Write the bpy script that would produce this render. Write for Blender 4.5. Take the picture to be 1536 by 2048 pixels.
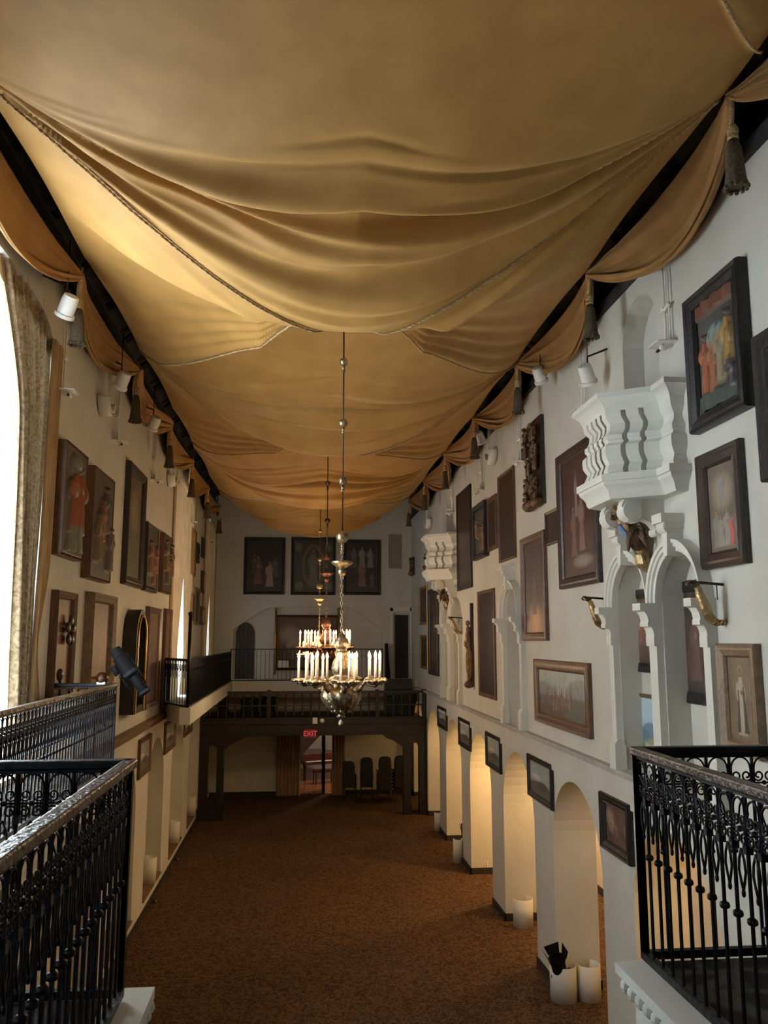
import bpy, bmesh, math, random
from mathutils import Vector, Matrix, noise
sc = bpy.context.scene
for o in list(bpy.data.objects): bpy.data.objects.remove(o)
PI = math.pi; sin = math.sin; cos = math.cos
# ------------------------------------------------------------ camera, world, light, exposure
EYE = 5.4; FPX = 1656.0
PITCH = math.atan(254/FPX); YAW = math.atan(170/FPX*cos(PITCH))
cd = bpy.data.cameras.new('camera'); cam = bpy.data.objects.new('camera', cd); sc.collection.objects.link(cam)
cam.location = (0, 0, EYE); cam.rotation_euler = (PI/2+PITCH, 0, -YAW)
cd.sensor_fit = 'VERTICAL'; cd.sensor_height = 24; cd.lens = FPX/2048*24; cd.clip_start = .05; cd.clip_end = 300
sc.camera = cam
sc.view_settings.view_transform = 'Standard'; sc.view_settings.look = 'None'
sc.view_settings.gamma = 1; sc.view_settings.use_curve_mapping = False
sc.view_settings.exposure = 0.0
w = bpy.data.worlds.new('sky'); sc.world = w; w.use_nodes = True
w.node_tree.nodes['Background'].inputs[0].default_value = (.75, .87, 1, 1)
w.node_tree.nodes['Background'].inputs[1].default_value = 3.0
XL, XR, YF, ZT = -3.0, 4.07, 30.2, 9.82
LEDGE = 3.79
def lamp(name, kind, loc, energy, col, rot=(0, 0, 0), size=None, size_y=None, parent=None):
    l = bpy.data.lights.new(name, kind); l.energy = energy; l.color = col
    if kind == 'AREA':
        l.shape = 'RECTANGLE'; l.size = size; l.size_y = size_y
    else: l.shadow_soft_size = size or .05
    o = bpy.data.objects.new(name, l); sc.collection.objects.link(o); o.location = loc; o.rotation_euler = rot
    if parent: o.parent = parent
    return o
DAY = (.74, .87, 1.0)
WINDOWS = [(-6.6, -2.9, 12), (-.6, 3.1, 25), (6.2, 9.9, 2200), (19.85, 23.4, 1100), (26.4, 29.4, 90)]   # left wall: y0, y1, watts of daylight behind the pane
for y0, y1, e in WINDOWS:
    lamp('window_daylight', 'AREA', (XL-.95, (y0+y1)/2, 6.55), e, DAY, (0, -PI/2, 0), 5.6, y1-y0+.4)
AISLE = [(25.3, 70), (22.05, 60), (18.8, 200), (15.6, 110), (12.3, 14), (9.0, 60), (5.5, 40), (28.4, 40)]
# ------------------------------------------------------------ pixel helper: the ray through an image point meets a plane
def _ray(px, py):
    s, c = sin, cos; ph, th = PITCH, YAW
    F = Vector((s(th)*c(ph), c(th)*c(ph), s(ph))); R = Vector((c(th), -s(th), 0)); U = Vector((-s(th)*s(ph), -c(th)*s(ph), c(ph)))
    return F+R*((px-768)/FPX)+U*((1024-py)/FPX)
def P(px, py, ax, v):
    r = _ray(px, py); o = Vector((0, 0, EYE)); return o+r*((v-o[ax])/r[ax])
# ------------------------------------------------------------ materials
def mat(name, col, rough=.6, metal=0, noise_s=0, col2=None, bump=0, bscale=20, detail=4, trans=0, spec=None, kind='noise', dist=0):
    m = bpy.data.materials.new(name); m.use_nodes = True; nt = m.node_tree; b = nt.nodes['Principled BSDF']
    b.inputs['Base Color'].default_value = (*col, 1); b.inputs['Roughness'].default_value = rough; b.inputs['Metallic'].default_value = metal
    if spec is not None: b.inputs['Specular IOR Level'].default_value = spec
    tc = nt.nodes.new('ShaderNodeTexCoord')
    if noise_s:
        n = nt.nodes.new('ShaderNodeTexNoise'); n.inputs['Scale'].default_value = noise_s; n.inputs['Detail'].default_value = detail
        n.inputs['Distortion'].default_value = dist
        nt.links.new(tc.outputs['Object'], n.inputs['Vector'])
        r = nt.nodes.new('ShaderNodeValToRGB'); r.color_ramp.elements[0].color = (*col, 1); r.color_ramp.elements[1].color = (*(col2 or col), 1)
        r.color_ramp.elements[0].position = .35; r.color_ramp.elements[1].position = .68
        nt.links.new(n.outputs['Fac'], r.inputs['Fac']); nt.links.new(r.outputs['Color'], b.inputs['Base Color'])
    if bump:
        n2 = nt.nodes.new('ShaderNodeTexNoise'); n2.inputs['Scale'].default_value = bscale; n2.inputs['Detail'].default_value = 3
        nt.links.new(tc.outputs['Object'], n2.inputs['Vector'])
        bp = nt.nodes.new('ShaderNodeBump'); bp.inputs['Strength'].default_value = bump; bp.inputs['Distance'].default_value = .02
        nt.links.new(n2.outputs['Fac'], bp.inputs['Height']); nt.links.new(bp.outputs['Normal'], b.inputs['Normal'])
    if trans:
        t = nt.nodes.new('ShaderNodeBsdfTranslucent'); mx = nt.nodes.new('ShaderNodeMixShader'); mx.inputs[0].default_value = trans
        t.inputs[0].default_value = (*(col2 or col), 1)
        nt.links.new(b.outputs[0], mx.inputs[1]); nt.links.new(t.outputs[0], mx.inputs[2])
        nt.links.new(mx.outputs[0], nt.nodes['Material Output'].inputs[0])
    return m
def wood(name, c1, c2, scale=(1, 1, 12), rough=.5):
    m = mat(name, c1, rough); nt = m.node_tree; b = nt.nodes['Principled BSDF']
    tc = nt.nodes.new('ShaderNodeTexCoord'); mp = nt.nodes.new('ShaderNodeMapping'); mp.inputs['Scale'].default_value = scale
    n = nt.nodes.new('ShaderNodeTexNoise'); n.inputs['Scale'].default_value = 3; n.inputs['Detail'].default_value = 6; n.inputs['Distortion'].default_value = 1.2
    r = nt.nodes.new('ShaderNodeValToRGB'); r.color_ramp.elements[0].color = (*c1, 1); r.color_ramp.elements[1].color = (*c2, 1)
    r.color_ramp.elements[0].position = .3; r.color_ramp.elements[1].position = .7
    nt.links.new(tc.outputs['Object'], mp.inputs[0]); nt.links.new(mp.outputs[0], n.inputs['Vector']); nt.links.new(n.outputs['Fac'], r.inputs[0]); nt.links.new(r.outputs[0], b.inputs['Base Color'])
    bp = nt.nodes.new('ShaderNodeBump'); bp.inputs['Strength'].default_value = .25; bp.inputs['Distance'].default_value = .01
    nt.links.new(n.outputs['Fac'], bp.inputs['Height']); nt.links.new(bp.outputs[0], b.inputs['Normal'])
    return m
def emit(name, col, s):
    m = bpy.data.materials.new(name); m.use_nodes = True; nt = m.node_tree; nt.nodes.remove(nt.nodes['Principled BSDF'])
    e = nt.nodes.new('ShaderNodeEmission'); e.inputs[0].default_value = (*col, 1); e.inputs[1].default_value = s
    nt.links.new(e.outputs[0], nt.nodes['Material Output'].inputs[0]); return m
M = {}
M['plaster'] = mat('plaster', (.52, .50, .435), .9, noise_s=1.3, col2=(.58, .56, .49), bump=.35, bscale=5, detail=6)
M['trimw'] = mat('white_trim', (.63, .62, .56), .75, bump=.15, bscale=12)
M['stone'] = mat('grey_stone', (.33, .31, .28), .8, noise_s=6, col2=(.42, .40, .36), bump=.2, bscale=15)
M['sill'] = wood('sill_wood', (.10, .055, .025), (.22, .12, .06), (1, 12, 1))
M['dwood'] = wood('dark_wood', (.008, .006, .005), (.022, .015, .011), (6, 6, 1))
M['roof'] = mat('roof_boards', (.012, .011, .012), .9, noise_s=5, col2=(.03, .027, .025))
M['iron'] = mat('black_iron', (.006, .006, .009), .42, .6, bump=.3, bscale=30)
M['ironrail'] = mat('worn_iron_rail', (.03, .018, .011), .36, .1, noise_s=14, col2=(.085, .05, .028), bump=.5, bscale=40)
M['net'] = mat('black_cloth_panel', (.008, .011, .014), .75, noise_s=8, col2=(.018, .024, .03), bump=.4, bscale=8)
M['black'] = mat('matte_black', (.007, .007, .008), .6, spec=.12)
M['gold'] = mat('aged_gold', (.30, .20, .09), .42, .75, noise_s=12, col2=(.50, .37, .2), bump=.4, bscale=25)
M['silverg'] = mat('gilt_pewter', (.16, .115, .065), .36, .85, noise_s=14, col2=(.42, .34, .22), bump=.5, bscale=30)
M['bronze'] = mat('dark_bronze', (.09, .035, .018), .4, .7, noise_s=14, col2=(.2, .09, .05), bump=.4, bscale=25)
M['rod'] = mat('dark_rod', (.05, .03, .02), .4, .7)
M['rope'] = mat('gold_cord', (.28, .17, .07), .8, noise_s=60, col2=(.6, .43, .22), bump=.6, bscale=60)
M['tassel'] = mat('tassel_thread', (.06, .045, .025), .8, noise_s=40, col2=(.13, .095, .05), bump=.8, bscale=80)
M['candle'] = mat('ivory_candle', (.85, .80, .72), .45)
M['candle'].node_tree.nodes['Principled BSDF'].inputs['Subsurface Weight'].default_value = .2
M['bulb'] = emit('candle_bulb', (1, .62, .28), 7)
M['glow'] = emit('lamp_bulb', (1, .60, .24), 45)
M['white'] = mat('white_enamel', (.72, .71, .66), .45)
M['outlet'] = mat('ivory_plastic', (.75, .73, .62), .4)
M['base'] = mat('baseboard_paint', (.022, .018, .016), .5)
M['velvet'] = mat('chair_fabric', (.022, .019, .014), .8, noise_s=20, col2=(.035, .03, .022))
M['chrome'] = mat('chair_metal', (.08, .075, .06), .35, .8)
M['piano'] = wood('piano_mahogany', (.045, .008, .005), (.11, .022, .012), (1, 8, 1), .2)
M['parquet'] = wood('orange_parquet', (.28, .075, .02), (.42, .14, .045), (2, 10, 1), .25)
M['red'] = mat('exit_red', (.55, .05, .05), .4)
# gold hanging cloth
def cloth_mat(name, c, c2, tr):
    m = mat(name, c, .72, noise_s=2.5, col2=c2, bump=.12, bscale=9, detail=6, trans=tr)
    b = m.node_tree.nodes['Principled BSDF']; b.inputs['Sheen Weight'].default_value = .25; b.inputs['Sheen Roughness'].default_value = .4
    b.inputs['Sheen Tint'].default_value = (1, .8, .4, 1)
    return m
M['cloth'] = cloth_mat('gold_cloth', (.36, .18, .038), (.43, .225, .052), 0)
M['cloth2'] = cloth_mat('rust_gold_cloth', (.27, .13, .036), (.34, .175, .052), 0)
M['drape'] = cloth_mat('beige_brocade', (.33, .21, .10), (.45, .31, .16), .05)
M['sheer'] = mat('white_sheer', (.85, .84, .80), .9, trans=.75)
M['brocade'] = mat('brown_brocade', (.13, .08, .04), .8, noise_s=9, col2=(.34, .25, .14), bump=.3, bscale=30, trans=.06, dist=2.5)
def carpet(name, c1, c2, sc1, warp):
    m = mat(name, c1, .95, spec=.1); nt = m.node_tree; b = nt.nodes['Principled BSDF']; L = nt.links.new
    tc = nt.nodes.new('ShaderNodeTexCoord'); n = nt.nodes.new('ShaderNodeTexNoise'); n.inputs['Scale'].default_value = sc1*.6; n.inputs['Detail'].default_value = 2
    mxv = nt.nodes.new('ShaderNodeMix'); mxv.data_type = 'RGBA'; mxv.inputs[0].default_value = warp
    L(tc.outputs['Object'], n.inputs['Vector']); L(tc.outputs['Object'], mxv.inputs[6]); L(n.outputs['Color'], mxv.inputs[7])
    v = nt.nodes.new('ShaderNodeTexVoronoi'); v.inputs['Scale'].default_value = sc1; v.feature = 'DISTANCE_TO_EDGE'
    L(mxv.outputs[2], v.inputs['Vector'])
    r = nt.nodes.new('ShaderNodeValToRGB'); e = r.color_ramp.elements; e[0].color = (*c2, 1); e[1].color = (*c1, 1); e[0].position = .06; e[1].position = .16
    L(v.outputs[0], r.inputs[0])
    n2 = nt.nodes.new('ShaderNodeTexNoise'); n2.inputs['Scale'].default_value = .8; n2.inputs['Detail'].default_value = 3; L(tc.outputs['Object'], n2.inputs['Vector'])
    n3 = nt.nodes.new('ShaderNodeTexNoise'); n3.inputs['Scale'].default_value = 130; L(tc.outputs['Object'], n3.inputs['Vector'])
    mu = nt.nodes.new('ShaderNodeMix'); mu.data_type = 'RGBA'; mu.blend_type = 'MULTIPLY'; mu.inputs[0].default_value = .55
    L(r.outputs[0], mu.inputs[6]); L(n3.outputs['Fac'], mu.inputs[7])
    mu2 = nt.nodes.new('ShaderNodeMix'); mu2.data_type = 'RGBA'; mu2.blend_type = 'MULTIPLY'; mu2.inputs[0].default_value = .3
    L(mu.outputs[2], mu2.inputs[6]); L(n2.outputs['Fac'], mu2.inputs[7]); L(mu2.outputs[2], b.inputs['Base Color'])
    bp = nt.nodes.new('ShaderNodeBump'); bp.inputs['Strength'].default_value = .4; bp.inputs['Distance'].default_value = .01; L(n3.outputs['Fac'], bp.inputs['Height']); L(bp.outputs[0], b.inputs['Normal'])
    return m
M['carpet'] = carpet('brown_carpet', (.095, .048, .024), (.19, .11, .058), 11, .3)
M['carpet2'] = carpet('patterned_grey_carpet', (.03, .026, .024), (.10, .088, .07), 5, .2)
m = mat('painted_surface', (.1, .1, .1), .5, bump=.25, bscale=25); a = m.node_tree.nodes.new('ShaderNodeVertexColor'); a.layer_name = 'Col'
m.node_tree.links.new(a.outputs[0], m.node_tree.nodes['Principled BSDF'].inputs['Base Color']); M['paint'] = m
M['fr_dark'] = wood('frame_dark', (.016, .010, .008), (.045, .028, .02), (3, 3, 3), .4)
M['fr_black'] = mat('frame_black', (.012, .012, .012), .45, bump=.4, bscale=20)
M['fr_brown'] = wood('frame_brown', (.075, .035, .018), (.16, .075, .04), (3, 3, 3), .4)
M['fr_tan'] = wood('frame_tan', (.14, .085, .05), (.24, .16, .10), (3, 3, 3), .5)
M['fr_gold'] = mat('frame_gilt', (.36, .22, .07), .35, .7, noise_s=20, col2=(.55, .37, .14), bump=.3)
# ------------------------------------------------------------ mesh helpers
class MB:
    def __init__(s): s.v = []; s.f = []; s.col = None
    def add(s, vs, fs):
        n = len(s.v); s.v += [tuple(p) for p in vs]; s.f += [tuple(i+n for i in q) for q in fs]; return s
    def box(s, a, b, T=None):
        x0, y0, z0 = a; x1, y1, z1 = b
        vs = [(x0,y0,z0),(x1,y0,z0),(x1,y1,z0),(x0,y1,z0),(x0,y0,z1),(x1,y0,z1),(x1,y1,z1),(x0,y1,z1)]
        if T is not None: vs = [T @ Vector(p) for p in vs]
        return s.add(vs, [(0,3,2,1),(4,5,6,7),(0,1,5,4),(1,2,6,5),(2,3,7,6),(3,0,4,7)])
    def quad(s, a, b, c, d): return s.add([a, b, c, d], [(0,1,2,3)])
    def tube(s, pts, r, n=8, caps=True, rs=None):
        pts = [Vector(p) for p in pts]; k = len(pts); rings = []; up = None
        for i, p in enumerate(pts):
            t = (pts[min(i+1, k-1)]-pts[max(i-1, 0)]).normalized()
            if up is None: up = Vector((0,0,1)) if abs(t.z) < .9 else Vector((1,0,0))
            a = t.cross(up)
            if a.length < 1e-4: a = t.orthogonal()
            a.normalize(); b = a.cross(t).normalized(); up = b
            rr = rs[i] if rs else r
            rings.append([p+a*(rr*cos(2*PI*j/n))+b*(rr*sin(2*PI*j/n)) for j in range(n)])
        vs = [q for R_ in rings for q in R_]; fs = []
        for i in range(k-1):
            for j in range(n): fs.append((i*n+j, i*n+(j+1)%n, (i+1)*n+(j+1)%n, (i+1)*n+j))
        if caps: fs += [tuple(range(n-1, -1, -1)), tuple(range((k-1)*n, k*n))]
        return s.add(vs, fs)
    def lathe(s, prof, n=20, c=(0,0,0), mod=None, T=None):
        vs = []; fs = []; k = len(prof)
        for i, (r, z) in enumerate(prof):
            for j in range(n):
                a = 2*PI*j/n; rr = r*(mod(a, z) if mod else 1)
                p = Vector((c[0]+rr*cos(a), c[1]+rr*sin(a), c[2]+z)); vs.append(T @ p if T is not None else p)
        for i in range(k-1):
            for j in range(n): fs.append((i*n+j, i*n+(j+1)%n, (i+1)*n+(j+1)%n, (i+1)*n+j))
        fs += [tuple(range(n-1, -1, -1)), tuple(range((k-1)*n, k*n))]
        return s.add(vs, fs)
    def ball(s, c, r, n=12, m=8, T=None):
        if not hasattr(r, '__len__'): r = (r, r, r)
        vs = []; fs = []
        for i in range(m+1):
            t = PI*i/m
            for j in range(n):
                a = 2*PI*j/n; p = Vector((c[0]+r[0]*sin(t)*cos(a), c[1]+r[1]*sin(t)*sin(a), c[2]-r[2]*cos(t))); vs.append(T @ p if T is not None else p)
        for i in range(m):
            for j in range(n): fs.append((i*n+j, i*n+(j+1)%n, (i+1)*n+(j+1)%n, (i+1)*n+j))
        return s.add(vs, fs)
    def grid(s, fn, nu, nv, col=None):
        vs = [fn(i/nu, j/nv) for j in range(nv+1) for i in range(nu+1)]
        fs = [(j*(nu+1)+i, j*(nu+1)+i+1, (j+1)*(nu+1)+i+1, (j+1)*(nu+1)+i) for j in range(nv) for i in range(nu)]
        if col: s.col = [col(i/nu, j/nv) for j in range(nv+1) for i in range(nu+1)]
        return s.add(vs, fs)
    def prism(s, poly, f):            # poly: 2-D outline, f(u, v, t) -> point, t in 0..1
        n = len(poly); vs = [f(u, v, 0) for u, v in poly]+[f(u, v, 1) for u, v in poly]
        fs = [tuple(range(n)), tuple(range(2*n-1, n-1, -1))]+[(i, (i+1)%n, n+(i+1)%n, n+i) for i in range(n)]
        return s.add(vs, fs)
    def build(s, name, m, parent=None, smooth=False, clean=False):
        me = bpy.data.meshes.new(name); me.from_pydata(s.v, [], s.f)
        if s.col:
            ca = me.color_attributes.new('Col', 'FLOAT_COLOR', 'POINT')
            for i, c in enumerate(s.col): ca.data[i].color = (*c, 1)
        bm = bmesh.new(); bm.from_mesh(me)
        if clean: bmesh.ops.remove_doubles(bm, verts=bm.verts, dist=1e-4)
        bmesh.ops.recalc_face_normals(bm, faces=bm.faces); bm.to_mesh(me); bm.free()
        me.materials.append(M[m] if isinstance(m, str) else m)
        if smooth:
            for p in me.polygons: p.use_smooth = True
            if smooth is not True: me.set_sharp_from_angle(angle=smooth)
        o = bpy.data.objects.new(name, me); sc.collection.objects.link(o)
        if parent is not None: o.parent = parent
        return o
def tag(o, label, cat, group=None, kind=None):
    o['label'] = label; o['category'] = cat
    if group: o['group'] = group
    if kind: o['kind'] = kind
    return o
def struct(o): o['kind'] = 'structure'; return o
def empty(name, loc=(0,0,0), rz=0, label=None, cat=None, group=None):
    o = bpy.data.objects.new(name, None); sc.collection.objects.link(o); o.location = loc; o.rotation_euler = (0,0,rz); o.empty_display_size = .1
    if label: tag(o, label, cat, group)
    return o
def kids(o): return [c for c in sc.collection.objects if c.parent == o]
def copy_tree(o, parent=None):
    c = o.copy(); sc.collection.objects.link(c); c.parent = parent
    for ch in kids(o): copy_tree(ch, c)
    return c
ORD = ['nearest the camera', 'second from the camera', 'third from the camera', 'fourth from the camera', 'fifth from the camera', 'sixth from the camera', 'seventh from the camera', 'eighth from the camera', 'ninth from the camera']
# ------------------------------------------------------------ walls with openings
def wall(name, f, t0, t1, z0, z1, ops, m='plaster', reveal=True, clean=True):
    # f(t, z, d): d = depth behind the face; ops: dict(a, b, zb, top(t), d, back)
    cuts = {t0, t1}
    for o in ops:
        a, b = max(o['a'], t0), min(o['b'], t1); n = o.get('n', 20)
        for i in range(n+1): cuts.add(round(a+(b-a)*(.5-.5*cos(PI*i/n)), 5))
    cuts = sorted(cuts); q = MB()
    for a, b in zip(cuts, cuts[1:]):
        mid = (a+b)/2; za = zb_ = z0
        for o in sorted([o for o in ops if o['a'] < mid < o['b']], key=lambda o: o['zb']):
            if o['zb'] > za+1e-4 or o['zb'] > zb_+1e-4: q.quad(f(a, za, 0), f(b, zb_, 0), f(b, o['zb'], 0), f(a, o['zb'], 0))
            ta, tb = o['top'](a), o['top'](b); d = o['d']
            if reveal:
                q.quad(f(a, ta, 0), f(b, tb, 0), f(b, tb, d), f(a, ta, d))
                if o['zb'] > z0+1e-3: q.quad(f(a, o['zb'], 0), f(b, o['zb'], 0), f(b, o['zb'], d), f(a, o['zb'], d))
                if o.get('back'): q.quad(f(a, o['zb'], d), f(b, o['zb'], d), f(b, tb, d), f(a, ta, d))
            za, zb_ = ta, tb
        q.quad(f(a, za, 0), f(b, zb_, 0), f(b, z1, 0), f(a, z1, 0))
    if reveal:
        for o in ops:
            for t in (o['a'], o['b']):
                if t0 < t < t1: q.quad(f(t, o['zb'], 0), f(t, o['zb'], o['d']), f(t, o['top'](t), o['d']), f(t, o['top'](t), 0))
    return struct(q.build(name, m, clean=clean))
def arch(a, b, zb, spring, rise, d, back=False, e=2.0, n=20):
    c, r = (a+b)/2, (b-a)/2
    return dict(a=a, b=b, zb=zb, d=d, back=back, n=n, top=lambda t: spring+rise*max(0, 1-min(1, abs((t-c)/r))**e)**(1/e))
def rect(a, b, zb, zt, d, back=False): return dict(a=a, b=b, zb=zb, d=d, back=back, n=1, top=lambda t: zt)
RARCH = [(8.02+3.25*k, 10.22+3.25*k) for k in range(-3, 7)]
rops = [arch(a, b, 0, 2.2, 1.1, .7) for a, b in RARCH if b < 30]
PAIR = [(9.25, 10.33), (7.96, 9.02)]; PY2 = 10.0   # double niche under each pulpit; the second pulpit stands PY2 further on
# ============================================================ SETTING
# far pair / single niche positions on the right wall
yA, yB, yC, yD = [P(v, 1300, 0, XR-.13).y for v in (881, 891, 897, 912)]
FPAIR = [(yC-1.16, yC), (yB-.0, yA)]
FPAIR = [(yB, yA), (yD, yC)]
yS0, yS1 = P(1036, 1300, 0, XR-.1).y, P(1005, 1300, 0, XR-.1).y
D2 = yC-9.02                                         # offset of the second pulpit group
uops = [arch(a, b, LEDGE, 5.8, .56, .27, True) for a, b in PAIR+FPAIR+[(yS0, yS1)]]
uops += [arch(8.78, 9.82, 7.2, 9.0, .56, .28, True), arch(8.78+D2, 9.82+D2, 7.2, 9.0, .56, .28, True)]
fR = lambda t, z, d: (XR+d, t, z)
fL = lambda t, z, d: (XL-d, t, z)
wall('wall_right', fR, -9, YF, 0, ZT, rops+uops)
wall('wall_aisle', lambda t, z, d: (XR+.7, t, z), -9, YF, 0, 3.55, rops, reveal=False)
q = MB(); q.quad((6.5,-9,0),(6.5,YF,0),(6.5,YF,3.55),(6.5,-9,3.55)); q.quad((XR+.7,YF,0),(6.5,YF,0),(6.5,YF,3.55),(XR+.7,YF,3.55)); q.quad((XR+.7,-9,0),(6.5,-9,0),(6.5,-9,3.55),(XR+.7,-9,3.55))
struct(q.build('wall_aisle_back', 'plaster'))
q = MB(); q.quad((XR+.7,-9,3.55),(6.5,-9,3.55),(6.5,YF,3.55),(XR+.7,YF,3.55)); struct(q.build('ceiling_aisle', 'plaster'))
# left wall: niches below, tall windows above
LARCH = [(11.15+3.27*k, 13.3+3.27*k) for k in range(-5, 6)]
lops = [arch(a, b, .27, 2.2, 1.1, .34, True) for a, b in LARCH if b < 30]
wops = [arch(a, b, 3.95, 8.75, .5, .45, False, 3.2) for a, b, e in WINDOWS]
wall('wall_left', fL, -9, YF, 0, ZT, lops+wops)
# far wall
DX0, DX1 = P(601, 1540, 1, YF).x, P(664, 1540, 1, YF).x
RX0, RX1 = P(466, 1300, 1, YF).x, P(764, 1300, 1, YF).x
za, zt_ = P(466, 1258, 1, YF).z, P(600, 1214, 1, YF).z
xa, xb = P(535, 1215, 1, YF).x, P(700, 1215, 1, YF).x
def alc(t):
    if t < xa: return za+(zt_-za)*(t-RX0)/(xa-RX0)
    if t > xb: return zt_-(zt_-za)*(t-xb)/(RX1-xb)
    return zt_
WX0, WX1 = P(786, 1300, 1, YF).x, P(820, 1300, 1, YF).x
NX0, NX1 = P(777, 1100, 1, YF).x, P(803, 1100, 1, YF).x
fF = lambda t, z, d: (t, YF+d, z)
BZ = 4.0   # floor of the far upper balcony
fops = [dict(a=DX0, b=DX1, zb=0, d=.3, back=False, n=1, top=lambda t: 2.45),
        dict(a=RX0, b=RX1, zb=BZ, d=.22, back=True, n=24, top=alc),
        rect(WX0, WX1, BZ-.1, P(800, 1227, 1, YF).z, .12, True),
        ]
wall('wall_far', fF, XL, XR, 0, ZT+3.5, fops)
q = MB(); q.quad((XL,-9,0),(6.5,-9,0),(6.5,-9,ZT+3.5),(XL,-9,ZT+3.5)); struct(q.build('wall_near', 'plaster'))
q = MB(); q.box((XL-.5,-9,-.1),(6.6,YF+.3,0)); struct(q.build('floor', 'carpet'))
# roof: dark boards with rafters
q = MB()
for s, x in ((1, XL), (-1, XR)):
    q.quad((x-s*.25,-9,ZT+.55),(x-s*.25,YF,ZT+.55),(.535,YF,ZT+3.3),(.535,-9,ZT+3.3)); q.quad((x,-9,ZT-.01),(x,YF,ZT-.01),(x-s*.1,YF,ZT+.75),(x-s*.1,-9,ZT+.75))
for k in range(28):
    y = -8.6+1.4*k
    for s, x in ((1, XL), (-1, XR)): q.tube([(x, y, ZT+.58), (.535, y, ZT+3.2)], .06, 4)
q.box((XL-.3,-9,ZT-.04),(XL+.06,YF,ZT+.1)); q.box((XR-.06,-9,ZT-.04),(XR+.3,YF,ZT+.1))
q.box((XL-1,YF+.02,ZT-.6),(XR+1,YF+.1,ZT+4)); q.box((XL-1,-9.1,ZT-.6),(XR+1,-9.02,ZT+4)); struct(q.build('ceiling', 'roof'))  # end boxes are added blockers against sky light leaking past the gables
# baseboards: right piers, wall ends, left wall, far wall
q = MB()
edges = [-9]+[v for a, b in RARCH for v in (a, b)]; edges = [e for e in edges if e < YF]+[YF]
for a, b in zip(edges[0::2], edges[1::2]):
    a2 = a-.02; b2 = b+.02
    q.box((XR-.02, a2, 0), (XR, b2, .14)); q.box((XR+.7, a2, 0), (XR+.72, b2, .14))
    if a > -9: q.box((XR-.02, a2, 0), (XR+.72, a, .14))
    if b < YF: q.box((XR-.02, b, 0), (XR+.72, b2, .14))
q.box((6.48,-9,0),(6.5,YF,.16)); struct(q.build('baseboard_right', 'base'))
q = MB(); q.box((XL,-9,0),(XL+.02,YF,.1)); struct(q.build('baseboard_left', 'base'))
q = MB(); q.box((XL,YF-.03,0),(DX0-.02,YF,.16)); q.box((DX1+.02,YF-.03,0),(XR,YF,.16)); struct(q.build('baseboard_far', 'base'))
# ledges
q = MB(); q.box((XR-.1,4.1,LEDGE-.07),(XR+.01,YF,LEDGE)); struct(q.build('trim_1', 'stone'))
q = MB(); q.box((XL,10.6,LEDGE-.03),(XL+.15,YF,LEDGE+.02)); q.box((XL,10.6,LEDGE-.13),(XL+.1,YF,LEDGE-.03)); struct(q.build('trim_2', 'sill'))
n_tr = 3
for a, b in LARCH:
    if b > 30 or a < 5: continue
    q = MB(); q.box((XL-.34, a, .25), (XL+.03, b, .285)); struct(q.build('trim_%d' % n_tr, 'sill')); n_tr += 1
# windows: pane, frame, mullions
for i, (y0, y1, e) in enumerate(WINDOWS):
    top = wops[i]['top']; fr = empty('window_%d' % (i+1), (XL-.4, (y0+y1)/2, 3.95)); struct(fr); c = (y0+y1)/2
    q = MB()
    for t in (y0+.03, c-.03, c+.03, y1-.03, (y0+c)/2, (y1+c)/2): q.box((-.03, t-c-.03, 0), (.03, t-c+.03, top(t)-3.95))
    for z in (0, 1.2, 2.4, 3.6, 4.8): q.box((-.02, y0-c, z), (.02, y1-c, z+.05))
    q.build('window_frame', 'trimw', fr)
    g = bpy.data.materials.get('window_glass')
    if not g:
        g = bpy.data.materials.new('window_glass'); g.use_nodes = True; nt = g.node_tree; nt.nodes.remove(nt.nodes['Principled BSDF'])
        tr = nt.nodes.new('ShaderNodeBsdfTransparent'); gl = nt.nodes.new('ShaderNodeBsdfGlossy'); gl.inputs['Roughness'].default_value = .05; mx = nt.nodes.new('ShaderNodeMixShader'); mx.inputs[0].default_value = .06
        nt.links.new(tr.outputs[0], mx.inputs[1]); nt.links.new(gl.outputs[0], mx.inputs[2]); nt.links.new(mx.outputs[0], nt.nodes['Material Output'].inputs[0])
    q = MB(); q.box((-.008, y0-c, 0), (-.002, y1-c, 5.28)); q.build('glass_pane', g, fr)
# ---- near decks the camera looks between
q = MB(); q.box((1.52,-9,3.835),(XR,4.09,3.88)); q.box((XL,-9,3.835),(-.61,4.02,3.88)); q.box((-.61,-9,3.6),(1.52,.9,3.88)); q.box((XL,4.02,3.62),(-2.1,10.62,3.88))
q.box((1.585,-9,3.6),(XR,4.02,3.835)); q.box((XL,-9,3.6),(-.675,3.95,3.835))
struct(q.build('gallery_deck', 'trimw'))
q = MB(); q.box((1.72,-9,3.88),(XR,4.02,3.90)); q.box((XL,-9,3.88),(-.8,3.86,3.90)); q.box((-.8,-9,3.88),(1.72,.8,3.90)); q.box((XL,3.86,3.88),(-2.3,10.5,3.90))
struct(q.build('gallery_deck_carpet', 'carpet2'))
q = MB()   # egg beads below the slab edge
for y in [.95+.085*k for k in range(37)]: q.ball((1.548, y, 3.80), (.036, .038, .034), 10, 6); q.ball((-.64, y, 3.80), (.036, .038, .034), 10, 6)
q.box((1.60,.9,3.0),(1.70,4.0,3.6)); q.box((-.78,.9,3.0),(-.69,3.95,3.6))
q.box((1.66,3.9,3.0),(XR,4.0,3.6)); q.box((XL,3.85,3.0),(-.74,3.95,3.6))
for k in range(28): q.ball((1.7+.085*k, 4.035, 3.80), (.038, .03, .032), 10, 6)
struct(q.build('trim_20', 'trimw'))
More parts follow.
